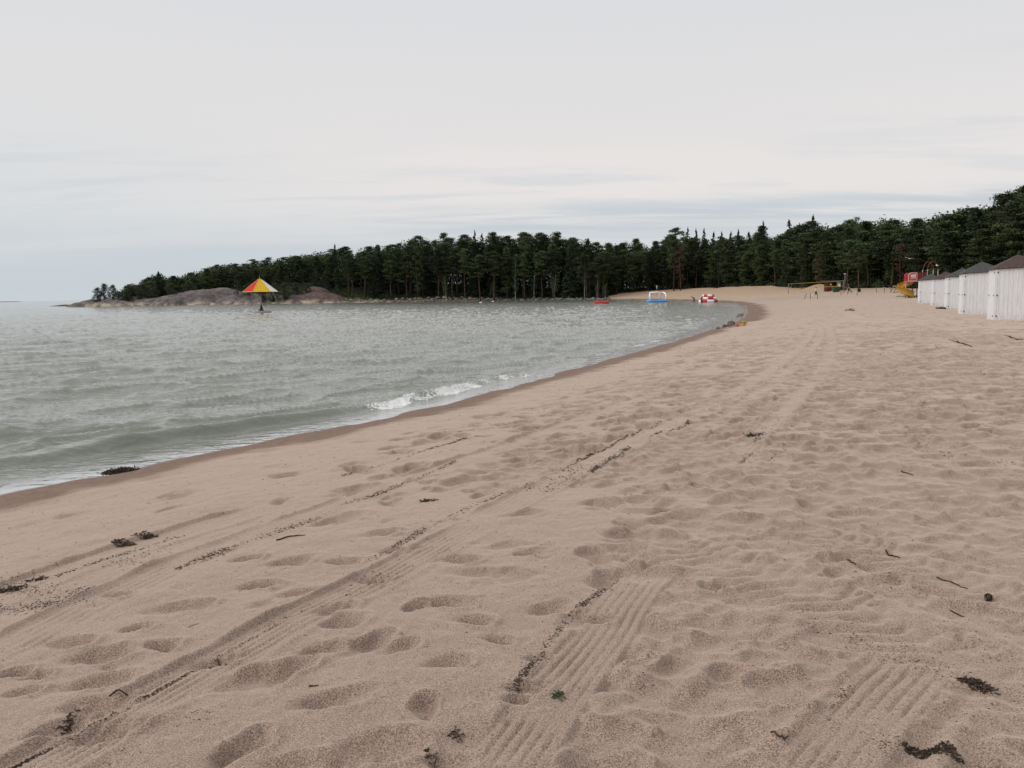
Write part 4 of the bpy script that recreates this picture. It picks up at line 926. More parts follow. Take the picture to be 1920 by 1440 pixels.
# ---------------------------------------------------------------- people
def person(px, py, hpx=None, H=1.72, face=0., pose=None, shirt=(.5, .5, .5), legs_c=(.03, .03, .04), short=False, hairc=(.03, .022, .018), label='', water=False, D=None, sink=0., dy=0.):
    if water: x, y = U(px, py); g = Vector((x*(y+dy)/y, y+dy, 0))
    else: g = G(px, py)
    if D: g = Vector((UD(px, py, D).x, D, 0)); g.z = zat(g.x, D)
    if hpx: H = hpx*g.y/1554
    s = H/1.75; P = dict(lean=0, thigh=(5, -5), knee=(0, 5), arm=(5, -5), elbow=(15, 15), head=0, hip=.95); P.update(pose or {})
    r = thing('person', (g.x, g.y, g.z-sink), face, label, 'person'); r.scale = (s, s, s)
    def dr(a): return Vector((0, math.sin(R(a)), -math.cos(R(a))))     # swing forward (+y) from hanging
    hip = Vector((0, 0, P['hip'])); V = []; E = []; Rd = []
    def nd(p, rad, par=None): V.append(Vector(p)); Rd.append(rad); (E.append((par, len(V)-1)) if par is not None else None); return len(V)-1
    up = -dr(-P['lean']) if True else 0; up = Vector((0, math.sin(R(P['lean'])), math.cos(R(P['lean']))))
    i0 = nd(hip, .125); w1 = nd(hip+up*.2, .115, i0); c1 = nd(hip+up*.38, .135, w1); n0 = nd(hip+up*.52, .06, c1)
    hu = Vector((0, math.sin(R(P['lean']+P['head'])), math.cos(R(P['lean']+P['head'])))); n1 = nd(V[n0]+hu*.06, .05, n0); h1 = nd(V[n1]+hu*.08, .078, n1); h2 = nd(V[h1]+hu*.09, .085, h1); h3 = nd(V[h2]+hu*.05, .055, h2)
    fwd_ = Vector((0, hu.z, -hu.y)); nd(V[h1]+fwd_*.09+hu*.03, .013, h1)
    sh = []; kn = []; an_ = []; hands = []; elb = []; shp = []
    for i, sx in enumerate((-1, 1)):
        a = nd(V[c1]+Vector((sx*.17, 0, 0))+up*.08, .055, c1); sh.append(a)
        d = dr(P['arm'][i]); e = nd(V[a]+d*.28+Vector((sx*.05, 0, 0)), .042, a); d2 = dr(P['arm'][i]+P['elbow'][i]); f = nd(V[e]+d2*.25, .03, e); elb.append(e); hn = nd(V[f]+d2*.07, .032, f)
        sd2 = Vector((0, d2.z, -d2.y))
        for j, (o_, l_) in enumerate(((-.03, .07), (-.01, .085), (.01, .08), (.03, .06))): k1 = nd(V[hn]+d2*.045+sd2*o_, .010, hn); k2 = nd(V[k1]+d2*l_*.6+Vector((-sx*.012, 0, 0)), .009, k1)
        t1 = nd(V[f]+d2*.03+sd2*.04, .011, f); nd(V[t1]+d2*.035+sd2*.012, .009, t1)
        q1 = nd(hip+Vector((sx*.1, 0, -.06)), .095, i0); d = dr(P['thigh'][i]); k = nd(V[q1]+d*.42, .062, q1); d2 = dr(P['thigh'][i]-P['knee'][i]); an2 = nd(V[k]+d2*.41, .04, k); kn.append(k); an_.append((q1, k, an2)); nd(V[an2]+Vector((0, .1, -.05)), .035, an2)
    def skin(name, idx, mat_, grow=0., chain=None):
        vs = [V[i] for i in idx]; mp_ = {o_: n_ for n_, o_ in enumerate(idx)}; ed = [(mp_[a], mp_[b]) for a, b in E if a in mp_ and b in mp_]
        me = bpy.data.meshes.new(name); me.from_pydata(vs, ed, []); o = bpy.data.objects.new(name, me); COL.objects.link(o); o.parent = r
        sm = o.modifiers.new('skin', 'SKIN'); sm.use_smooth_shade = True
        for n_, o_ in enumerate(idx): me.skin_vertices[0].data[n_].radius = (Rd[o_]+grow, Rd[o_]+grow); me.skin_vertices[0].data[n_].use_root = n_ == 0
        sb = o.modifiers.new('smooth', 'SUBSURF'); sb.levels = 1; sb.render_levels = 1; me.materials.append(mat_); return o
    skin('body', list(range(len(V))), mat('skin_tone', (.42, .26, .19), .6))
    cm = lambda c: mat('cloth_%02d%02d%02d' % tuple(int(q*99) for q in c), c, .85, .1, .15, 8)
    skin('shirt', [i0, w1, c1]+sh+elb, cm(shirt), .026)
    tr = [i0]+[q[0] for q in an_]+[q[1] for q in an_]+([] if short else [q[2] for q in an_]); skin('shorts' if short else 'trousers', tr, cm(legs_c), .018)
    q = MB(); c = V[h2]+hu*.025-fwd_*.02; q.blob(c, (.088, .098, .088), 12, 8, .04, 3); q.build('hair', cm(hairc), r, True)
    q = MB()
    for sx in (-1, 1): q.blob(V[h2]+fwd_*.078+Vector((sx*.03, 0, 0))-hu*.03, (.011, .006, .007), 6, 4)
    q.build('eyes', M_DARK, r); q = MB(); q.blob(V[h1]+fwd_*.078-hu*.015, (.022, .008, .006), 6, 4); q.build('mouth', mat('lips', (.4, .15, .12)), r)
    for sx in (-1, 1): q = MB(); q.blob(V[h1]+Vector((sx*.082, 0, 0))+hu*.05, (.012, .02, .03), 6, 5); q.build('ear', mat('skin_tone'), r, True)
    for a, b, c in an_: q = MB(); f = V[c]+Vector((0, .06, -.055)); q.blob(f, (.048, .13, .045), 8, 6); q.build('shoe', cm((.06, .05, .05)), r, True)
    return r
person(1529.5, 557.5, 18.5, pose=dict(thigh=(12, -14), knee=(8, 18), arm=(-12, 14)), face=R(40), shirt=(.62, .62, .66), legs_c=(.10, .025, .03), short=True, label='child in a white shirt and dark shorts walking between the rope posts')
person(1591, 551.3, 18.6, pose=dict(lean=8, thigh=(12, -38), knee=(6, 12), arm=(-25, 30), elbow=(70, 60)), face=R(75), shirt=(.02, .02, .026), legs_c=(.018, .018, .022), label='person in dark clothes striding past the kiosk with one leg stretched back')
person(1301.5, 566.6, None, 1.7, dy=-1, pose=dict(lean=48, thigh=(14, -12), knee=(4, 6), arm=(22, 34), elbow=(8, 8), head=20, hip=.93), face=R(75), shirt=(.02, .018, .02), legs_c=(.02, .018, .02), water=True, sink=.05, label='person in dark clothes bending down in the shallow water beside the climbing raft')
person(1314.5, 566.9, None, 1.7, dy=-3.2, pose=dict(lean=30, thigh=(60, 55), knee=(80, 78), arm=(50, 45), elbow=(15, 20), hip=.7), face=R(-60), shirt=(.035, .018, .018), legs_c=(.02, .018, .02), water=True, sink=.05, label='person in dark clothes crouching against the red and white climbing raft')
person(826, 577.6, None, 1.7, pose=dict(lean=20, thigh=(30, 10), knee=(20, 30), arm=(60, 60)), face=R(160), shirt=(.42, .26, .19), legs_c=(.05, .02, .03), hairc=(.05, .02, .02), water=True, sink=1.32, label='swimmer with only the head above water off the stone bank')
person(1709, 543.8, None, 1.65, D=126, pose=dict(lean=12, thigh=(88, 84), knee=(92, 88), arm=(35, 30), elbow=(50, 50), hip=.42), face=R(170), shirt=(.10, .11, .11), legs_c=(.015, .015, .018), label='person in grey top and black trousers sitting low behind the slide')

# ---------------------------------------------------------------- posts, ropes, net, kiosk
M_POST = mat('post_wood', (.20, .12, .085), .85, .1, .25, 10); M_ROPE = mat('pale_rope', (.55, .52, .45), .9); M_YB = mat('yellow_band', (.36, .28, .06), .7, .2, .1, 4)
PT = {}
def post(px, yt, yb, label, group, tx=0.):
    g = G(px, yb); h = (yb-yt)*g.y/1554; q = MB(); q.tube([(0, 0, -.3), (tx*g.y/1554, 0, h)], [.055, .05], 8); q.tube([(tx*g.y/1554*.93, 0, h*.93), (tx*g.y/1554*.96, 0, h*.96)], .062, 8)
    o = q.build('rope_post', M_POST, smooth=True, bevel=0); o.location = g; tag(o, label, 'post', group); return g+Vector((tx*g.y/1554*.95, 0, h*.95))
gp1, gp2 = 'posts of the small rope pen', 'posts of the rope line by the slide'
a = post(1507.5, 549.5, 560.8, 'leaning wooden post at the end of the small rope pen', gp1, 4.8); b = post(1519.3, 549.2, 561, 'upright middle post of the small rope pen', gp1); c = post(1532.6, 550.5, 561, 'upright post of the rope pen beside the child in white', gp1)
d1_ = post(1576.6, 543, 553.6, 'lone wooden post in the sand below the green container', gp2); d2_ = post(1607, 543, 554, 'wooden post in front of the pine with the bare trunk', gp2)
e1 = post(1643, 539.5, 549.2, 'rope-line post furthest from the climbing frame', gp2); e2 = post(1658, 538.2, 548.4, 'middle post of the rope line near the climbing frame', gp2); e3 = post(1670, 538.3, 548.2, 'rope-line post right beside the wooden climbing frame', gp2)
def rope(p, q_, sag, label, end=None):
    m = MB(); pts = [p.lerp(q_, t)+Vector((0, 0, -sag*4*t*(1-t))) for t in np.linspace(0, 1, 12)]; m.tube(pts, .022, 5); o = m.build('rope', M_ROPE, smooth=True); tag(o, label, 'rope', 'ropes between the beach posts')
rope(a, b, .25, 'pale rope slung from the leaning post to its neighbour'); rope(b, c-Vector((0, 0, .6)), .12, 'pale rope dropping from the middle pen post to the child\'s post')
rope(e1, e2, .15, 'pale rope between the first two posts of the rope line'); rope(e2, e3, .2, 'pale rope between the posts beside the climbing frame')
def Gd(px, D, dz=0): p = UD(px, 545, D); return Vector((p.x, D, zat(p.x, D)+dz))
# volleyball net
pa, pb = Gd(1478.3, 186), Gd(1580.8, 158); tza = UD(1478.3, 532, 186).z; tzb = UD(1580.8, 525.6, 158).z
net = thing('volleyball_net', pa, 0, 'long beach volleyball net with yellow bands between two grey poles', 'volleyball net')
for p_, tz in ((pa, tza), (pb, tzb)):
    q = MB(); q.tube([p_-pa-Vector((0, 0, .3)), Vector((p_.x, p_.y, tz))-pa], .06, 8); q.build('pole', mat('net_pole', (.20, .20, .19), .6), net, True)
def netp(px, py):
    t = (px-1478.3)/(1580.8-1478.3); D = 1/((1-t)/186+t/158); return UD(px, py, D)-pa
A_, B_, C_, D_ = netp(1485, 532), netp(1575, 527), netp(1483.3, 541.2), netp(1573.5, 536.6)
def band(p, q_, hgt, name='band'):
    m = MB(); th_ = (q_-p).cross(Vector((0, 0, 1))).normalized()*.012; h_ = Vector((0, 0, hgt/2)) if abs((q_-p).normalized().z) < .7 else (q_-p).cross(th_).normalized()*hgt/2
    m.add([p-h_-th_, q_-h_-th_, q_+h_-th_, p+h_-th_, p-h_+th_, q_-h_+th_, q_+h_+th_, p+h_+th_], [(0, 1, 2, 3), (7, 6, 5, 4), (0, 4, 5, 1), (1, 5, 6, 2), (2, 6, 7, 3), (3, 7, 4, 0)]); m.build(name, M_YB, net)
band(A_, B_, .06); band(C_, D_, .08); band(A_, C_, .07)
q = MB()
for i in range(1, 60): t = i/60; q.tube([A_.lerp(B_, t), C_.lerp(D_, t)], .004, 3, False)
for i in range(1, 7): t = i/7; q.tube([A_.lerp(C_, t), B_.lerp(D_, t)], .004, 3, False)
q.build('netting', M_DARK, net)
q = MB(); q.tube([netp(1478.5, 532.3), A_], .012, 4); q.tube([B_, netp(1580.5, 526.5)], .012, 4); q.tube([D_, netp(1580.5, 536)], .012, 4); q.build('guy_rope', M_ROPE, net)
# kiosk
kp = Gd(1551, 176); kk = 176/1554; M_KR = mat('red_ochre_boards', (.115, .022, .018), .85, .2, .2, 6); M_KD = mat('dark_red_boards', (.055, .018, .015), .85, .2, .2, 6)
ks = thing('kiosk', kp, R(-6), 'small dark red kiosk with a flat grey roof and notice board', 'kiosk'); hk = 19.6*kk
q = MB(); 
for i in range(6): q.box((.09+i*.172, 0, hk/2), (.165, .05, hk))
q.build('door', M_KR, ks)
q = MB(); q.box((2.0, 2.4, hk/2), (4, .06, hk)); q.box((.0, 1.2, hk/2), (.06, 2.34, hk)); q.box((3.9, 1.2, hk/2), (.06, 2.34, hk)); q.box((3.15, 0, hk/2), (1.3, .05, hk)); q.box((1.8, .0, .5), (1.4, .05, 1.0)); q.box((1.8, 0, hk-.15), (1.4, .05, .3)); q.build('wall', M_KD, ks)
q = MB(); q.box((1.75, 1.1, hk+.06), (5.0, 3.2, .10)); q.box((1.75, -.52, hk+.05), (5.04, .04, .16)); q.build('roof', mat('grey_roof_felt_flat', (.07, .07, .072), .9), ks)
q = MB(); q.box((.72, -.035, hk*.68), (.24, .01, .3)); q.build('paper_notice', M_WHT, ks)
q = MB(); q.box((2.25, -.30, hk*.66), (.82, .04, 1.25)); nb_ = q.build('notice_board', mat('poster_green', (.24, .28, .13), .6, .3, .3, 4), ks)
q = MB(); q.box((2.33, -.33, hk*.60), (.42, .01, .55)); q.build('poster', M_WHT, nb_); q = MB(); q.box((2.62, -.33, hk*.62), (.06, .012, 1.1)); q.build('poster_edge', M_YB, nb_)
q = MB(); q.tube([(2.25, -.27, 0), (2.25, -.27, 1.0)], .04, 6); q.build('board_leg', M_DARK, nb_)
gc = Gd(1567.5, 170); q = MB(); w2, d2v, h2v = .72, .5, .95; q.add([(-w2*.8, -d2v*.8, 0), (w2*.8, -d2v*.8, 0), (w2*.8, d2v*.8, 0), (-w2*.8, d2v*.8, 0), (-w2, -d2v, h2v), (w2, -d2v, h2v), (w2, d2v, h2v), (-w2, d2v, h2v)], [(3, 2, 1, 0), (0, 1, 5, 4), (1, 2, 6, 5), (2, 3, 7, 6), (3, 0, 4, 7), (4, 5, 6, 7)])
wb_ = thing('waste_container', gc, R(5), 'green waste container with slanted sides in front of the kiosk', 'waste container'); MG = mat('green_plastic', (.03, .075, .036), .6, .4, .1, 4); q.build('bin_body', MG, wb_, bevel=.02)
q = MB(); q.box((0, 0, h2v+.05), (2*w2+.06, 2*d2v+.06, .08)); q.box((0, .1, h2v+.12), (1.2, .6, .08)); q.build('lid', MG, wb_, bevel=.02)
for sx in (-1, 1): q = MB(); q.tube([(sx*.45, -.42, .07), (sx*.45, -.36, .07)], .08, 10); q.build('wheel', M_DARK, wb_)
q = MB(); q.blob((0, 0, .22), (.24, .2, .26), 10, 8, .12, 4); o = q.build('white_bag', M_WHT, smooth=True); o.location = Gd(1561.8, 170.5); tag(o, 'white bag lying between the kiosk door and green container', 'bag')
lp = Gd(1583.8, 166); q = MB(); H_ = (543-509.5)*166/1554; ll = thing('lamp_post', lp, 0, 'thin grey lamp post with a pale box head beside the kiosk', 'lamp post'); q.tube([(0, 0, -.2), (0, 0, H_)], .05, 8); q.build('pole', mat('net_pole'), ll, True)
q = MB(); q.box((-.05, 0, H_+.02), (.34, .25, .13)); q.box((.02, 0, H_-.14), (.06, .06, .2)); q.build('lamp_head', M_WHT, ll, bevel=.02)
lb = Gd(1611.2, 160); q = MB(); q.lathe([(.2, 0), (.24, .05), (.26, .55), (.28, .6), (.2, .64), (0.02, .68)], 14); o = q.build('litter_bin', mat('black_plastic', (.02, .02, .022), .5), smooth=True); o.location = lb; tag(o, 'round black litter bin at the foot of the bare-trunked pine', 'litter bin')
sg = Gd(1231.3, 272); sgn_ = thing('sign_post', sg, 0, 'pale sign on a thin post on the ochre sand bank', 'sign'); k_ = 272/1554; zt_ = UD(1231, 534.5, 272).z-sg.z
q = MB(); q.tube([(0, 0, -.2), (0, 0, zt_)], .06, 6); q.build('pole', mat('net_pole'), sgn_); q = MB(); q.box((0, -.08, zt_-.35), (.45, .03, .42)); q.box((0, -.08, zt_-.86), (.38, .03, .4)); q.build('sign_board', mat('sign_grey', (.45, .46, .46), .5), sgn_)
x, y = U(690, 567); y += 9; mk = MB(); mk.tube([(0, 0, -.2), (0, 0, 1.5)], .12, 8); mk.lathe([(.16, 1.5), (.16, 1.58), (.02, 1.66)], 8); o = mk.build('marker_post', M_WHT); o.location = (x, y, zat(x, y)+.6); tag(o, 'short white marker post among green herbs on the far shore', 'marker post')

# ---------------------------------------------------------------- playground
sb_ = G(1700, 559.2); SD = sb_.y; sk = SD/1554
def L(px, py, dy=0.): return Vector(((px-1700)*sk, dy, (559.2-py)*sk))
M_SY = mat('slide_yellow', (.60, .34, .06), .6, .2, .12, 3); M_SR = mat('play_red', (.13, .018, .018), .5, .4, .1, 3); M_SP = mat('panel_red', (.55, .06, .075), .45, .4, .1, 3); M_SC = mat('cream_edge', (.62, .45, .36), .5)
M_HOOP = mat('hoop_red', (.15, .04, .03), .6); M_GP = mat('galvanised_pipe', (.30, .29, .29), .45, .5)
pl = thing('playground_slide', sb_, 0, 'play tower with red panels, hoop arch and yellow spiral slide', 'playground slide')
cen = L(1699.5, 559.2, 0.)+Vector((0, .3, 0)); Rc = 9.5*sk; prof_n = 11; vs = []; M_ = 44
for i in range(M_+1):
    t = i/M_; ph = R(-15+335*t); z = (30.5-27.5*t**.95)*sk; c_ = cen+Vector((math.cos(ph)*Rc*1.05, math.sin(ph)*Rc, z)); rad = Vector((math.cos(ph), math.sin(ph), 0))
    for lay in (0, .035):
        for j in range(prof_n):
            an = math.pi*(j/(prof_n-1)); ww = .36-lay; hh = (.30+.38*(j/(prof_n-1)))*(1 if 1 else 1) - (lay*.5 if True else 0)
            vs.append(c_+rad*(-math.cos(an)*ww)+Vector((0, 0, -math.sin(an)*.26*1.0+(hh if j in (0, prof_n-1) else (0.0 if 0 < j < prof_n-1 else 0))+lay)))
q = MB(); pn = 2*prof_n; fs = []
for i in range(M_):
    for j in range(prof_n-1):
        a_, b_ = i*pn+j, (i+1)*pn+j; fs.append((a_, b_, b_+1, a_+1)); a_ += prof_n; b_ += prof_n; fs.append((a_, a_+1, b_+1, b_))
    for j in (0, prof_n-1): a_, b_ = i*pn+j, (i+1)*pn+j; fs.append((a_, a_+prof_n, b_+prof_n, b_))
for i in (0, M_):
    for j in range(prof_n-1): a_ = i*pn+j; fs.append((a_, a_+1, a_+1+prof_n, a_+prof_n))
q.add(vs, fs); q.build('spiral_chute', M_SY, pl, True)
q = MB(); q.tube([cen-Vector((0, 0, .3)), cen+Vector((0, 0, 30*sk))], .07, 10); q.build('slide_column', M_GP, pl, True)
for px in (1698.5, 1709.5): q = MB(); q.box(L(px, 557.6, -.75), (.1, .1, .32)); q.build('slide_foot', M_DARK, pl)
# rounded end panel
def rpanel(x0, x1, y0, y1, rad, dy, th_, corners=(1, 0, 0, 0)):
    P = []; 
    for (cx_, cy_, st, on) in ((x0+rad, y0+rad, 180, corners[0]), (x1-rad, y0+rad, 270, corners[1]), (x1-rad, y1-rad, 0, corners[2]), (x0+rad, y1-rad, 90, corners[3])):
        if on: P += [(cx_+rad*math.cos(R(st+i*15)), cy_+rad*math.sin(R(st+i*15))) for i in range(7)]
        else: P.append((x0 if st in (180, 90) else x1, y0 if st in (180, 270) else y1))
    n = len(P); v = [L(a, b, dy) for a, b in P]+[L(a, b, dy+th_) for a, b in P]
    return v, [tuple(range(n)), tuple(range(2*n-1, n-1, -1))]+[(i, (i+1) % n, n+(i+1) % n, n+i) for i in range(n)], P
v, f, P = rpanel(1698, 1714, 512.5, 527.5, 6, -.62, .06); q = MB(); q.add(v, f); pan = q.build('end_panel', M_SP, pl); q = MB(); q.tube([L(a, b, -.62) for a, b in P], .045, 6, closed=True); q.build('panel_edge', M_SC, pan)
q = MB(); v, f, P = rpanel(1702, 1711, 515.5, 521.3, 2.5, -.66, .04, (1, 0, 0, 1)); q.add(v, f); q.box(L(1710.6, 518.5, -.66), (1.1*sk, .05, 10*sk)); q.box(L(1705, 522.8, -.66), (7*sk, .03, .9*sk)); q.build('panel_emblem', mat('pale_pink', (.62, .50, .52), .5), pan)
v, f, P = rpanel(1698, 1714, 512.5, 527.5, 6, .62, .06); q = MB(); q.add(v, f); q.build('end_panel', M_SP, pl)
q = MB(); q.box(L(1715, 528.6, 0), (36*sk*.95, 1.3, .08)); q.build('platform', M_GP, pl)
for dy in (-.64, .64):
    q = MB()
    for i in range(12): q.box(L(1715.5+i*1.52, 520, dy), (1.15*sk, .03, 15*sk))
    q.box(L(1724, 512.6, dy), (20*sk, .07, .08)); q.box(L(1724, 527, dy), (20*sk, .07, .07)); q.build('railing', M_SR, pl)
for dy in (-.66, .66):
    for px in (1731.2, 1733.6) if dy < 0 else (1750.3, 1752.6): pass
    q = MB(); q.tube([L(1732.3+(dy > 0)*.9-.5, 512, dy), L(1733+(dy > 0)*.9, 503, dy), L(1735.6, 497, dy), L(1739.5, 493.2, dy), L(1742.2, 491, dy), L(1745, 493.2, dy), L(1749, 497, dy), L(1751.6, 503, dy), L(1752, 512, dy)], .045, 8); q.build('hoop', M_HOOP, pl, True)
    for px in (1732.3, 1752): q = MB(); q.tube([L(px, 507, dy), L(px, 562, dy)], .055, 8); q.build('tower_post', M_GP, pl, True)
for px in (1714.5, 1732): 
    for dy in (-.6, .6): q = MB(); q.tube([L(px, 528, dy), L(px, 562, dy)], .05, 8); q.build('tower_leg', M_DARK, pl, True)
cf = G(1685, 548.3); ck = cf.y/1554; M_LOG = mat('pale_log', (.30, .20, .13), .85, .1, .3, 6)
cl = thing('rope_climber', cf, 0, 'low wooden climbing frame of pale logs with a rope net left of the slide', 'climbing frame')
def Lc(px, py, dy=0.): return Vector(((px-1685)*ck, dy, (548.3-py)*ck))
for i, (p1, p2) in enumerate([((1672, 549, -.5), (1680, 536, -.5)), ((1682.5, 549, -.5), (1677, 536, -.5)), ((1672, 549, .7), (1680, 536, .7)), ((1677, 537, -.6), (1696, 537.5, -.3)), ((1678, 541, -.6), (1697, 543.5, -.5)), ((1673, 547.5, -.6), (1698, 547.6, -.5)), ((1697, 549, -.5), (1693, 536.5, -.5)), ((1678, 536.8, -.7), (1678, 536.8, .9)), ((1689, 549, -.5), (1690, 538, -.5))]):
    q = MB(); q.tube([Lc(*p1), Lc(*p2)], .085, 8); q.build('log', M_LOG, cl, True)
q = MB()
for i in range(9): q.tube([Lc(1679+i*1.9, 538, -.45), Lc(1679+i*2, 547.5, -.8)], .015, 4)
for i in range(5): q.tube([Lc(1678.5, 539.5+i*1.8, -.5-.06*i), Lc(1696, 539.5+i*1.8, -.5-.06*i)], .015, 4)
q.build('rope_net', M_ROPE, cl)

# ---------------------------------------------------------------- birds
M_GULL = mat('gull_white', (.78, .78, .78), .6, .2, .05, 5); M_GW = mat('gull_grey', (.42, .43, .45), .6, .2, .05, 5); M_BEAK = mat('beak_yellow', (.5, .3, .05), .5)
def gull(loc, rz, up, bank, label):
    r = thing('gull', loc, rz, label, 'bird', 'gulls flying before the wood'); r.rotation_euler = (bank, 0, rz); q = MB()
    q.tube([(-.24, 0, .01), (-.14, 0, .0), (0, 0, -.01), (.13, 0, .01), (.19, 0, .03), (.235, 0, .035), (.26, 0, .03)], [.012, .045, .07, .055, .034, .036, .015], 10)
    for sy in (-1, 1):
        P = [(0, .04, 0.02), (.03, .25, up), (.0, .45, up*.9), (-.08, .68, up*.3)]; Wd = [.17, .15, .11, .02]
        v = []; 
        for (x_, y_, z_), w_ in zip(P, Wd): v += [(x_+w_/2, sy*y_, z_), (x_-w_/2, sy*y_, z_-.005), (x_-w_/2, sy*y_, z_+.01), (x_+w_/2, sy*y_, z_+.018)]
        q.add(v, [(4*i+a, 4*i+(a+1) % 4, 4*i+4+(a+1) % 4, 4*i+4+a) for i in range(3) for a in range(4)]+[(12, 13, 14, 15)])
    q.add([(-.22, -.05, .01), (-.36, -.07, .01), (-.36, .07, .01), (-.22, .05, .01), (-.22, -.05, .02), (-.36, -.07, .02), (-.36, .07, .02), (-.22, .05, .02)], [(0, 1, 2, 3), (7, 6, 5, 4), (0, 4, 5, 1), (1, 5, 6, 2), (2, 6, 7, 3)])
    q.build('body', M_GULL, r, True); q = MB(); q.tube([(.255, 0, .03), (.30, 0, .022)], [.012, .004], 6); q.build('beak', M_BEAK, r); return r
p = UD(1705.5, 485, 118); gull(p, R(80), .12, R(8), 'white gull gliding with spread wings above the yellow slide')
p = UD(1756.5, 497.5, 112); g2_ = gull(p, R(100), -.02, R(0), 'white gull flying level beside the hoop of the play tower'); g2_.scale = (.6, .42, 1.6)
for px, py, la in ((901, 567.6, 'white bird floating slightly out from the stone bank'), (924, 565.6, 'white bird floating close under the stone bank')):
    x, y = U(px, py+.3); q = MB(); q.tube([(-.34, 0, .16), (-.2, 0, .1), (0, 0, .07), (.18, 0, .09), (.26, 0, .2), (.27, 0, .3), (.33, 0, .34), (.38, 0, .33)], [.02, .11, .16, .12, .06, .05, .055, .02], 10)
    r = thing('floating_bird', (x, y, .0), R(15), la, 'bird', 'white birds floating off the stone bank'); q.build('body', M_GULL, r, True); q = MB(); q.tube([(.37, 0, .33), (.43, 0, .32)], [.015, .004], 6); q.build('beak', M_BEAK, r); r.scale = (1.15, 1.15, 1.15)

# ---------------------------------------------------------------- things lying on the sand
M_WEED = mat('dried_seaweed', (.060, .044, .032), .85, .2, .4, 30); M_STONE = mat('wet_stone', (.13, .10, .09), .7, .3, .3, 6); M_TWIG = mat('dark_twig', (.055, .04, .03), .9, .1, .3, 30); M_PALE = mat('pale_reed', (.42, .33, .17), .8)
def strips(n, R1, R2, hgt, rg, sz=(.02, .06), wd=.3, zf=None, ang=0.):
    """heap of little curled weed strips"""
    c_, s_ = math.cos(ang), math.sin(ang); q = MB()
    for _ in range(n):
        r = rg.random()**.6; a = rg.uniform(0, 6.283); x, y = r*R1*math.cos(a), r*R2*math.sin(a); x, y = x*c_-y*s_, x*s_+y*c_
        z = rg.uniform(0, hgt)*(1-r*r*.8)+(zf(x, y) if zf else 0)+.004; Ls = rg.uniform(*sz); d = Vector((rg.normal()*1, rg.normal(), rg.normal()*.35)).normalized(); sd_ = d.cross(Vector((rg.normal()*.4, rg.normal()*.4, 1))).normalized()*Ls*wd*.5; b_ = Vector((rg.normal(), rg.normal(), abs(rg.normal())))*Ls*.18
        p0 = Vector((x, y, z)); p1 = p0+d*Ls*.5+b_; p2 = p0+d*Ls; th_ = Vector((0, 0, .002))
        q.add([p0-sd_*.5, p0+sd_*.5, p1+sd_, p1-sd_, p2+sd_*.4, p2-sd_*.4, p0-th_*2, p1-th_*3, p2-th_*2], [(0, 1, 2, 3), (3, 2, 4, 5), (1, 0, 6), (1, 6, 7, 2), (0, 3, 7, 6), (2, 7, 8, 4), (3, 5, 8, 7)])
    return q
rgs = np.random.default_rng(21)
def weed(px, py, wpx, hpx, n, hgt, label, ang=0., m=None, sz=(.02, .06), name='seaweed_clump', cat='seaweed', at=None, wd=.3):
    g = at or G(px, py); dist = g.y; w_ = wpx*dist/1554/2; d_ = hpx*dist*dist/1554/(CAM_H-g.z)/2
    q = strips(n, w_, max(d_, .04), hgt, rgs, sz, wd, lambda x, y: zat(g.x+x, g.y+y)-g.z, ang); o = q.build(name, m or M_WEED); o.location = g; tag(o, label, cat); return o
weed(222, 886, 70, 8, 900, .05, 'dark brown heap of seaweed lying on the waterline', .5, sz=(.02, .05))
weed(232, 1023, 40, 9, 190, .006, 'dark mat of dried seaweed beside the broad raked strip', .3, sz=(.01, .028)); weed(272, 1012, 44, 6, 130, .006, 'thin tail of dried seaweed just up the beach from the dark mat', .4, sz=(.01, .03))
weed(1748, 1412, 48, 66, 330, .008, 'near patch of black seaweed crumbs in the furrow', .9, sz=(.005, .016)); weed(1832, 1288, 34, 36, 150, .007, 'brown bark and weed crumbs under the pale stick', .5, sz=(.01, .03))
weed(803, 940, 34, 5, 70, .008, 'small dark seaweed tuft in a hollow halfway down the sand', .2, sz=(.012, .035)); weed(72, 1088, 40, 8, 50, .008, 'wispy bit of weed beside the raked ridge', .3, sz=(.01, .035)); weed(20, 1106, 60, 9, 110, .008, 'weed tangle beyond the wispy bit on the raked ridge', .3, sz=(.01, .035))
weed(130, 1356, 22, 12, 34, .008, 'little dark weed tuft below the ribbed strip', .2, sz=(.012, .035)); weed(1410, 818, 30, 7, 45, .01, 'dark weed bits at the bend of a short furrow', .5, sz=(.03, .07))
weed(1047, 1310, 20, 11, 30, .010, 'small green sprig lying across the middle ribbed strip', .0, mat('green_sprig', (.045, .07, .03), .7, .2, .3, 20), (.012, .03), 'green_sprig', 'sprig', wd=.22)
weed(857, 1383, 34, 16, 20, .005, 'black weed crumbs in the bottom of a small pit', .5, sz=(.01, .03)); weed(812, 1430, 16, 30, 18, .005, 'weed crumbs beside the lower end of the middle strip', .8, sz=(.01, .03))
weed(1595, 582.5, 11, 1.2, 130, .16, 'flat dark weed mound far up the open sand', 0, sz=(.06, .16)); xw, yw = U(1391, 591); weed(1391, 591, 8, .6, 60, .12, 'dark weed lump in the wash at the bend of the bay', 0, sz=(.08, .2), at=Vector((xw, yw, .0)))
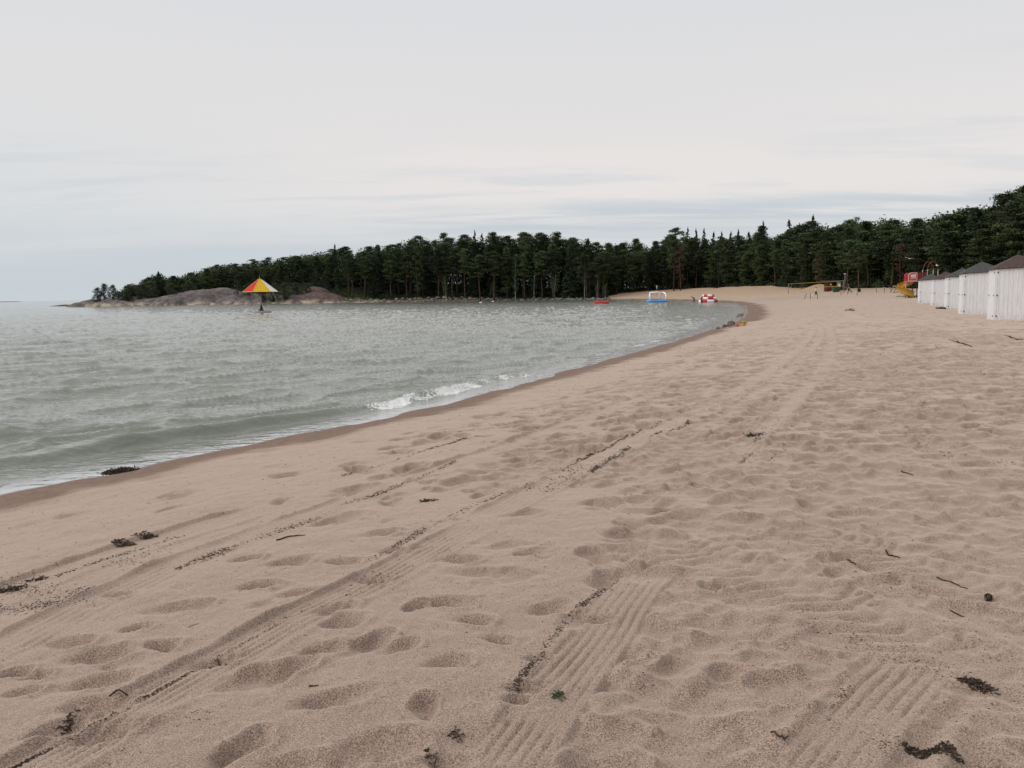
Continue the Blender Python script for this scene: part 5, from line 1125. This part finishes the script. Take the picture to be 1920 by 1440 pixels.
# pine cone
g = G(1845, 1126); q = MB()
for i in range(60):
    t = i/60; a = i*2.4; r = .018*math.sin(math.pi*(.12+.85*t))+.003; c = Vector((r*math.cos(a), r*math.sin(a), .004+.045*t)); d = Vector((math.cos(a), math.sin(a), .45)).normalized(); s_ = Vector((-math.sin(a), math.cos(a), 0))*.006; e = c+d*.012
    q.add([c-s_, c+s_, e+s_*.8, e-s_*.8, e+Vector((0, 0, .003)), c+Vector((0, 0, .003))], [(0, 1, 2, 3), (3, 2, 4), (1, 0, 5), (0, 3, 4, 5), (1, 5, 4, 2)])
o = q.build('pine_cone', mat('cone_brown', (.035, .025, .02), .8)); o.location = g+Vector((0, 0, .012)); o.rotation_euler = (R(70), 0, R(40)); o.scale = (.75, .75, .75); tag(o, 'open dark pine cone lying on the sand above the pits', 'pine cone')
# twigs
def twig(pts, r, label, m=M_TWIG, name='twig', forked=True, wash=False):
    P = [G(*p) if not wash else Vector((*U(*p), .03)) for p in pts]; dense = []
    for i in range(len(P)-1):
        for t in np.linspace(0, 1, 5, endpoint=False): v = P[i].lerp(P[i+1], t); dense.append(Vector((v.x+rgs.normal()*.003, v.y+rgs.normal()*.003, max(zat(v.x, v.y), 0.)+r*.9)))
    dense.append(P[-1]+Vector((0, 0, r))); c = dense[0].copy(); q = MB(); q.tube([p_-c for p_ in dense], [r*(1-.55*i/len(dense)) for i in range(len(dense))], 6)
    if forked: i = len(dense)//2; a = dense[i]-c; d = (dense[i+1]-dense[i]); q.tube([a, a+Vector((d.y, -d.x, .3*d.length))*1.2+d], [r*.6, r*.3], 5)
    o = q.build(name, m, smooth=True); o.location = c; tag(o, label, 'twig'); return o
twig([(1661, 1035), (1672, 1043), (1687, 1049)], .006, 'thick dark twig above the sand furrow'); twig([(1757, 1084), (1785, 1096), (1814, 1106)], .0045, 'long thin twig lying down the slope of the furrow')
twig([(1591, 1052), (1604, 1062)], .006, 'short thick twig beside a footprint pit'); twig([(1845, 1279), (1836, 1302)], .005, 'pale straw stick on the brown bark crumbs', M_PALE, 'straw_stick', False)
twig([(519, 1014), (540, 1008), (560, 1005), (572, 1005)], .006, 'curved dark twig beside a large footprint'); twig([(581, 1288), (597, 1287)], .004, 'short dark twig in the hollow of a footprint', forked=False)
twig([(408, 1243), (425, 1248)], .004, 'tiny twig in the big double footprint', forked=False); twig([(1445, 1377), (1462, 1388), (1478, 1391)], .004, 'curved twig in a pit of the trodden sand', forked=False)
twig([(352, 1178), (372, 1170)], .0035, 'pale straw lying on the ridge of the ribbed strip', M_PALE, 'straw_stick', False); twig([(205, 1309), (240, 1306)], .004, 'thin twig in the wide pit beside the ribbed strip', forked=False)
twig([(1780, 1150), (1808, 1158)], .004, 'thin twig lying across the tread ridges'); twig([(1690, 885), (1712, 893)], .006, 'dark twig on the far side of the trodden sand')
twig([(1795, 642), (1822, 652)], .02, 'long dark stick on the open sand below the huts'); twig([(1893, 633), (1918, 638)], .02, 'dark stick near the foot of the biggest-looking hut')
twig([(1381, 593.2), (1392, 592.8)], .03, 'driftwood stick at the edge of the wash in the bend', wash=True); twig([(1384, 589.3), (1394, 589.1)], .03, 'second driftwood stick in the bend, the straighter one', forked=False, wash=True)
# litter of small weed crumbs, some rows thickened to imitate shade along track walls
q = MB(); LINES = [([(600, 905), (480, 940), (330, 985)], 500, 3.5), ([(330, 925), (200, 960), (100, 988)], 260, 3), ([(0, 1000), (140, 1030)], 380, 18), ([(0, 1045), (90, 1040), (150, 1015)], 420, 9), ([(200, 975), (330, 940)], 120, 10), ([(690, 995), (760, 960), (860, 915), (960, 880)], 480, 4), ([(960, 885), (1000, 872)], 60, 5),  # next-to-last row thickened as dark shade of a track wall
    ([(1052, 843), (1130, 808), (1200, 777), (1290, 742)], 1100, 1.3), ([(1040, 838), (1090, 842)], 90, 8), ([(1110, 846), (1140, 830), (1180, 808)], 600, 3.5), ([(1215, 790), (1245, 777)], 90, 3), ([(1020, 880), (1080, 850)], 120, 10), ([(1385, 850), (1405, 832)], 80, 3), ([(1415, 808), (1432, 797)], 110, 3), ([(1440, 850), (1470, 815)], 50, 4),
    ([(960, 1252), (1010, 1190), (1060, 1125), (1105, 1090), (1160, 1050)], 900, 4), ([(0, 1352), (160, 1280), (290, 1218), (420, 1155), (540, 1092)], 650, 1.8), ([(0, 1440), (160, 1375), (380, 1270)], 130, 10), ([(640, 1060), (760, 1000)], 80, 12), ([(1190, 1260), (1225, 1180)], 30, 6), ([(640, 830), (760, 800), (870, 770)], 330, 2), ([(640, 885), (700, 870), (760, 850), (850, 815)], 420, 2.5),  # last two rows thickened as dark shade of track walls
    ([(1640, 630), (1690, 690), (1760, 750)], 110, 6), ([(1745, 620), (1765, 640)], 40, 4), ([(1800, 640), (1815, 655), (1850, 680), (1920, 690)], 60, 4), ([(1670, 790), (1750, 830), (1890, 860)], 140, 7), ([(1500, 1010), (1640, 1060), (1815, 1110)], 80, 14), ([(1600, 1240), (1560, 1290)], 70, 7), ([(1640, 1330), (1680, 1380)], 70, 14), ([(1540, 1140), (1700, 1200), (1920, 1290)], 160, 18),
    ([(1380, 850), (1560, 680)], 60, 8), ([(1140, 905), (1300, 890)], 40, 20), ([(1260, 745), (1400, 700)], 40, 6), ([(1780, 1150), (1900, 1230)], 60, 20)]
def crumb(g, Ls, w_=.35):
    a = rgs.uniform(0, 3.1416); c_, s_ = math.cos(a), math.sin(a); ww = Ls*w_*rgs.uniform(.5, 1.2); h = Ls*rgs.uniform(.12, .3)
    X_ = lambda u, v, z: (g[0]+u*c_-v*s_, g[1]+u*s_+v*c_, g[2]+z)
    q.add([X_(-Ls/2, 0, 0), X_(0, -ww/2, -.001), X_(Ls/2, ww*.2, 0), X_(0, ww/2, -.001), X_(Ls*.1, 0, h)], [(0, 1, 4), (1, 2, 4), (2, 3, 4), (3, 0, 4)])
pts = []
for path, n, wpx in LINES:
    P = np.array(path, float); sl = np.r_[0, np.cumsum(np.hypot(*(P[1:]-P[:-1]).T))]; cl_ = rgs.random(5)*sl[-1]
    for _ in range(n):
        t = rgs.random()*sl[-1]
        if rgs.random() < .6: t = np.clip(cl_[rgs.integers(5)]+rgs.normal()*sl[-1]*.07, 0, sl[-1])
        pts.append((np.interp(t, sl, P[:, 0])+rgs.normal()*wpx*1.2, np.interp(t, sl, P[:, 1])+rgs.normal()*wpx*.55))
pts = [(a, b) for a, b in pts if b < 1470]
XY = np.array([U(a, b, .82 if b > 760 else 1.0) for a, b in pts]); Zs = land(XY[:, 0], XY[:, 1])
for (x, y), z in zip(XY, Zs):
    d = y; crumb((x, y, z), (.0055+.0019*d)*rgs.uniform(.4, 1.5), .45)
n = 11000; yy = 2.3*np.exp(rgs.random(n)*math.log(40/2.3)); xx = rgs.uniform(-.75, .75, n)*yy; ok = S(xx, yy) > 1.2; keepd = fbm(xx/2.5, yy/2.5, 3, 4) > rgs.uniform(-.5, .45, n); ok &= keepd
xx, yy = xx[ok], yy[ok]; zz = land(xx, yy)
for x, y, z in zip(xx, yy, zz): crumb((x, y, z), (.003+.0013*y)*rgs.uniform(.4, 1.8), .5)
o = q.build('weed_litter_and_wall_shade', M_WEED); tag(o, 'dark crumbs of seaweed and bark along the tracks, some imitating wall shade', None, None, 'stuff')
# stones and toys at the bend
for i, (px, py, sc, la) in enumerate([(1371, 612, .36, 'tallest brown stone on the waterline beside the beach toys'), (1358.5, 613.5, .22, 'low brown stone seaward of the tallest one'), (1365, 613.5, .15, 'small stone between the two larger ones on the waterline'), (1346, 616.8, .16, 'small lone stone on the waterline nearest the camera side')]):
    x, y = U(px, py, .05); q = MB(); q.blob((0, 0, sc*.3), (sc*.75, sc*.6, sc*.75), 9, 6, .17, 60+i); o = q.build('stone', M_STONE, bevel=.01); o.location = (x, y, zat(x, y)-.03); tag(o, la.replace(' nearest the camera side', ', apart from the others'), 'stone', 'stones on the waterline')
g = G(1395.5, 610.5); q = MB(); q.lathe([(.085, 0), (.09, .01), (.125, .2), (.14, .205), (.135, .22), (.118, .205), (.08, .02), (.001, .02)], 18); bk = thing('toy_bucket', g+Vector((0, 0, .01)), .4, 'yellow toy bucket on the wet sand at the bend', 'toy bucket'); q.build('bucket_body', mat('toy_yellow', (.62, .42, .03), .5, .3), bk, True)
q = MB(); q.tube([(.13*math.cos(R(a)), .05, .2+.13*math.sin(R(a))) for a in range(0, 181, 20)], .008, 6); q.build('handle', mat('toy_yellow'), bk, True); bk.scale = (1.15, 1.15, 1.0)
g = G(1382, 613); q = MB(); q.tube([(-.16, 0, .06), (0, 0, .08), (.14, 0, .06)], [.05, .07, .045], 10); ob = thing('toy_boat', g, .3, 'orange toy lying on the sand between the stones and yellow bucket', 'toy'); q.build('hull', mat('toy_orange', (.55, .12, .03), .5, .3), ob, True); q = MB(); q.lathe([(.07, .08), (.07, .17), (.05, .19), (0.001, .19)], 12); q.build('cabin', mat('toy_orange'), ob)
g = G(1390, 612.6); q = MB(); q.tube([(-.16, 0, .02), (.1, .02, .03)], .014, 6); q.blob((.17, .03, .03), (.09, .06, .02), 10, 6); o = q.build('toy_shovel', mat('toy_brown', (.12, .06, .05), .5), smooth=True); o.location = g; tag(o, 'dark toy shovel on the sand between the orange toy and bucket', 'toy shovel')
g = G(1366.5, 615); q = MB(); q.lathe([(.13, 0), (.17, .03), (.17, .045), (.12, .02), (.001, .015)], 16); o = q.build('toy_dish', mat('toy_blue', (.35, .45, .70), .4, .5), smooth=True); o.location = g; tag(o, 'pale blue toy dish on the wet sand by the stones', 'toy')
# dark towel by the huts
g = G(1765, 579.3); n = 14; q = MB(); wv_ = .30; v = []; rn = random.Random(3)
for i in range(n+1):
    for j in range(n+1): u_, w__ = (i/n-.5)*2, (j/n-.5)*2; v.append((u_*wv_*(1+.12*math.sin(3*w__)), w__*.26*(1+.15*math.sin(4*u_)), .05+.05*math.sin(6*u_+2*w__)+.035*math.sin(9*w__+3*u_)-.04*max(abs(u_), abs(w__))**4))
v2 = [(a, b, c-.012) for a, b, c in v]; m_ = (n+1)**2
f = [(i*(n+1)+j, (i+1)*(n+1)+j, (i+1)*(n+1)+j+1, i*(n+1)+j+1) for i in range(n) for j in range(n)]; q.add(v+v2, f+[tuple(k+m_ for k in reversed(a)) for a in f]); o = q.build('towel', mat('dark_purple_cloth', (.045, .025, .045), .9), smooth=True); o.location = g+Vector((0, 0, .01)); tag(o, 'crumpled dark purple cloth on the sand by the middle huts', 'towel')
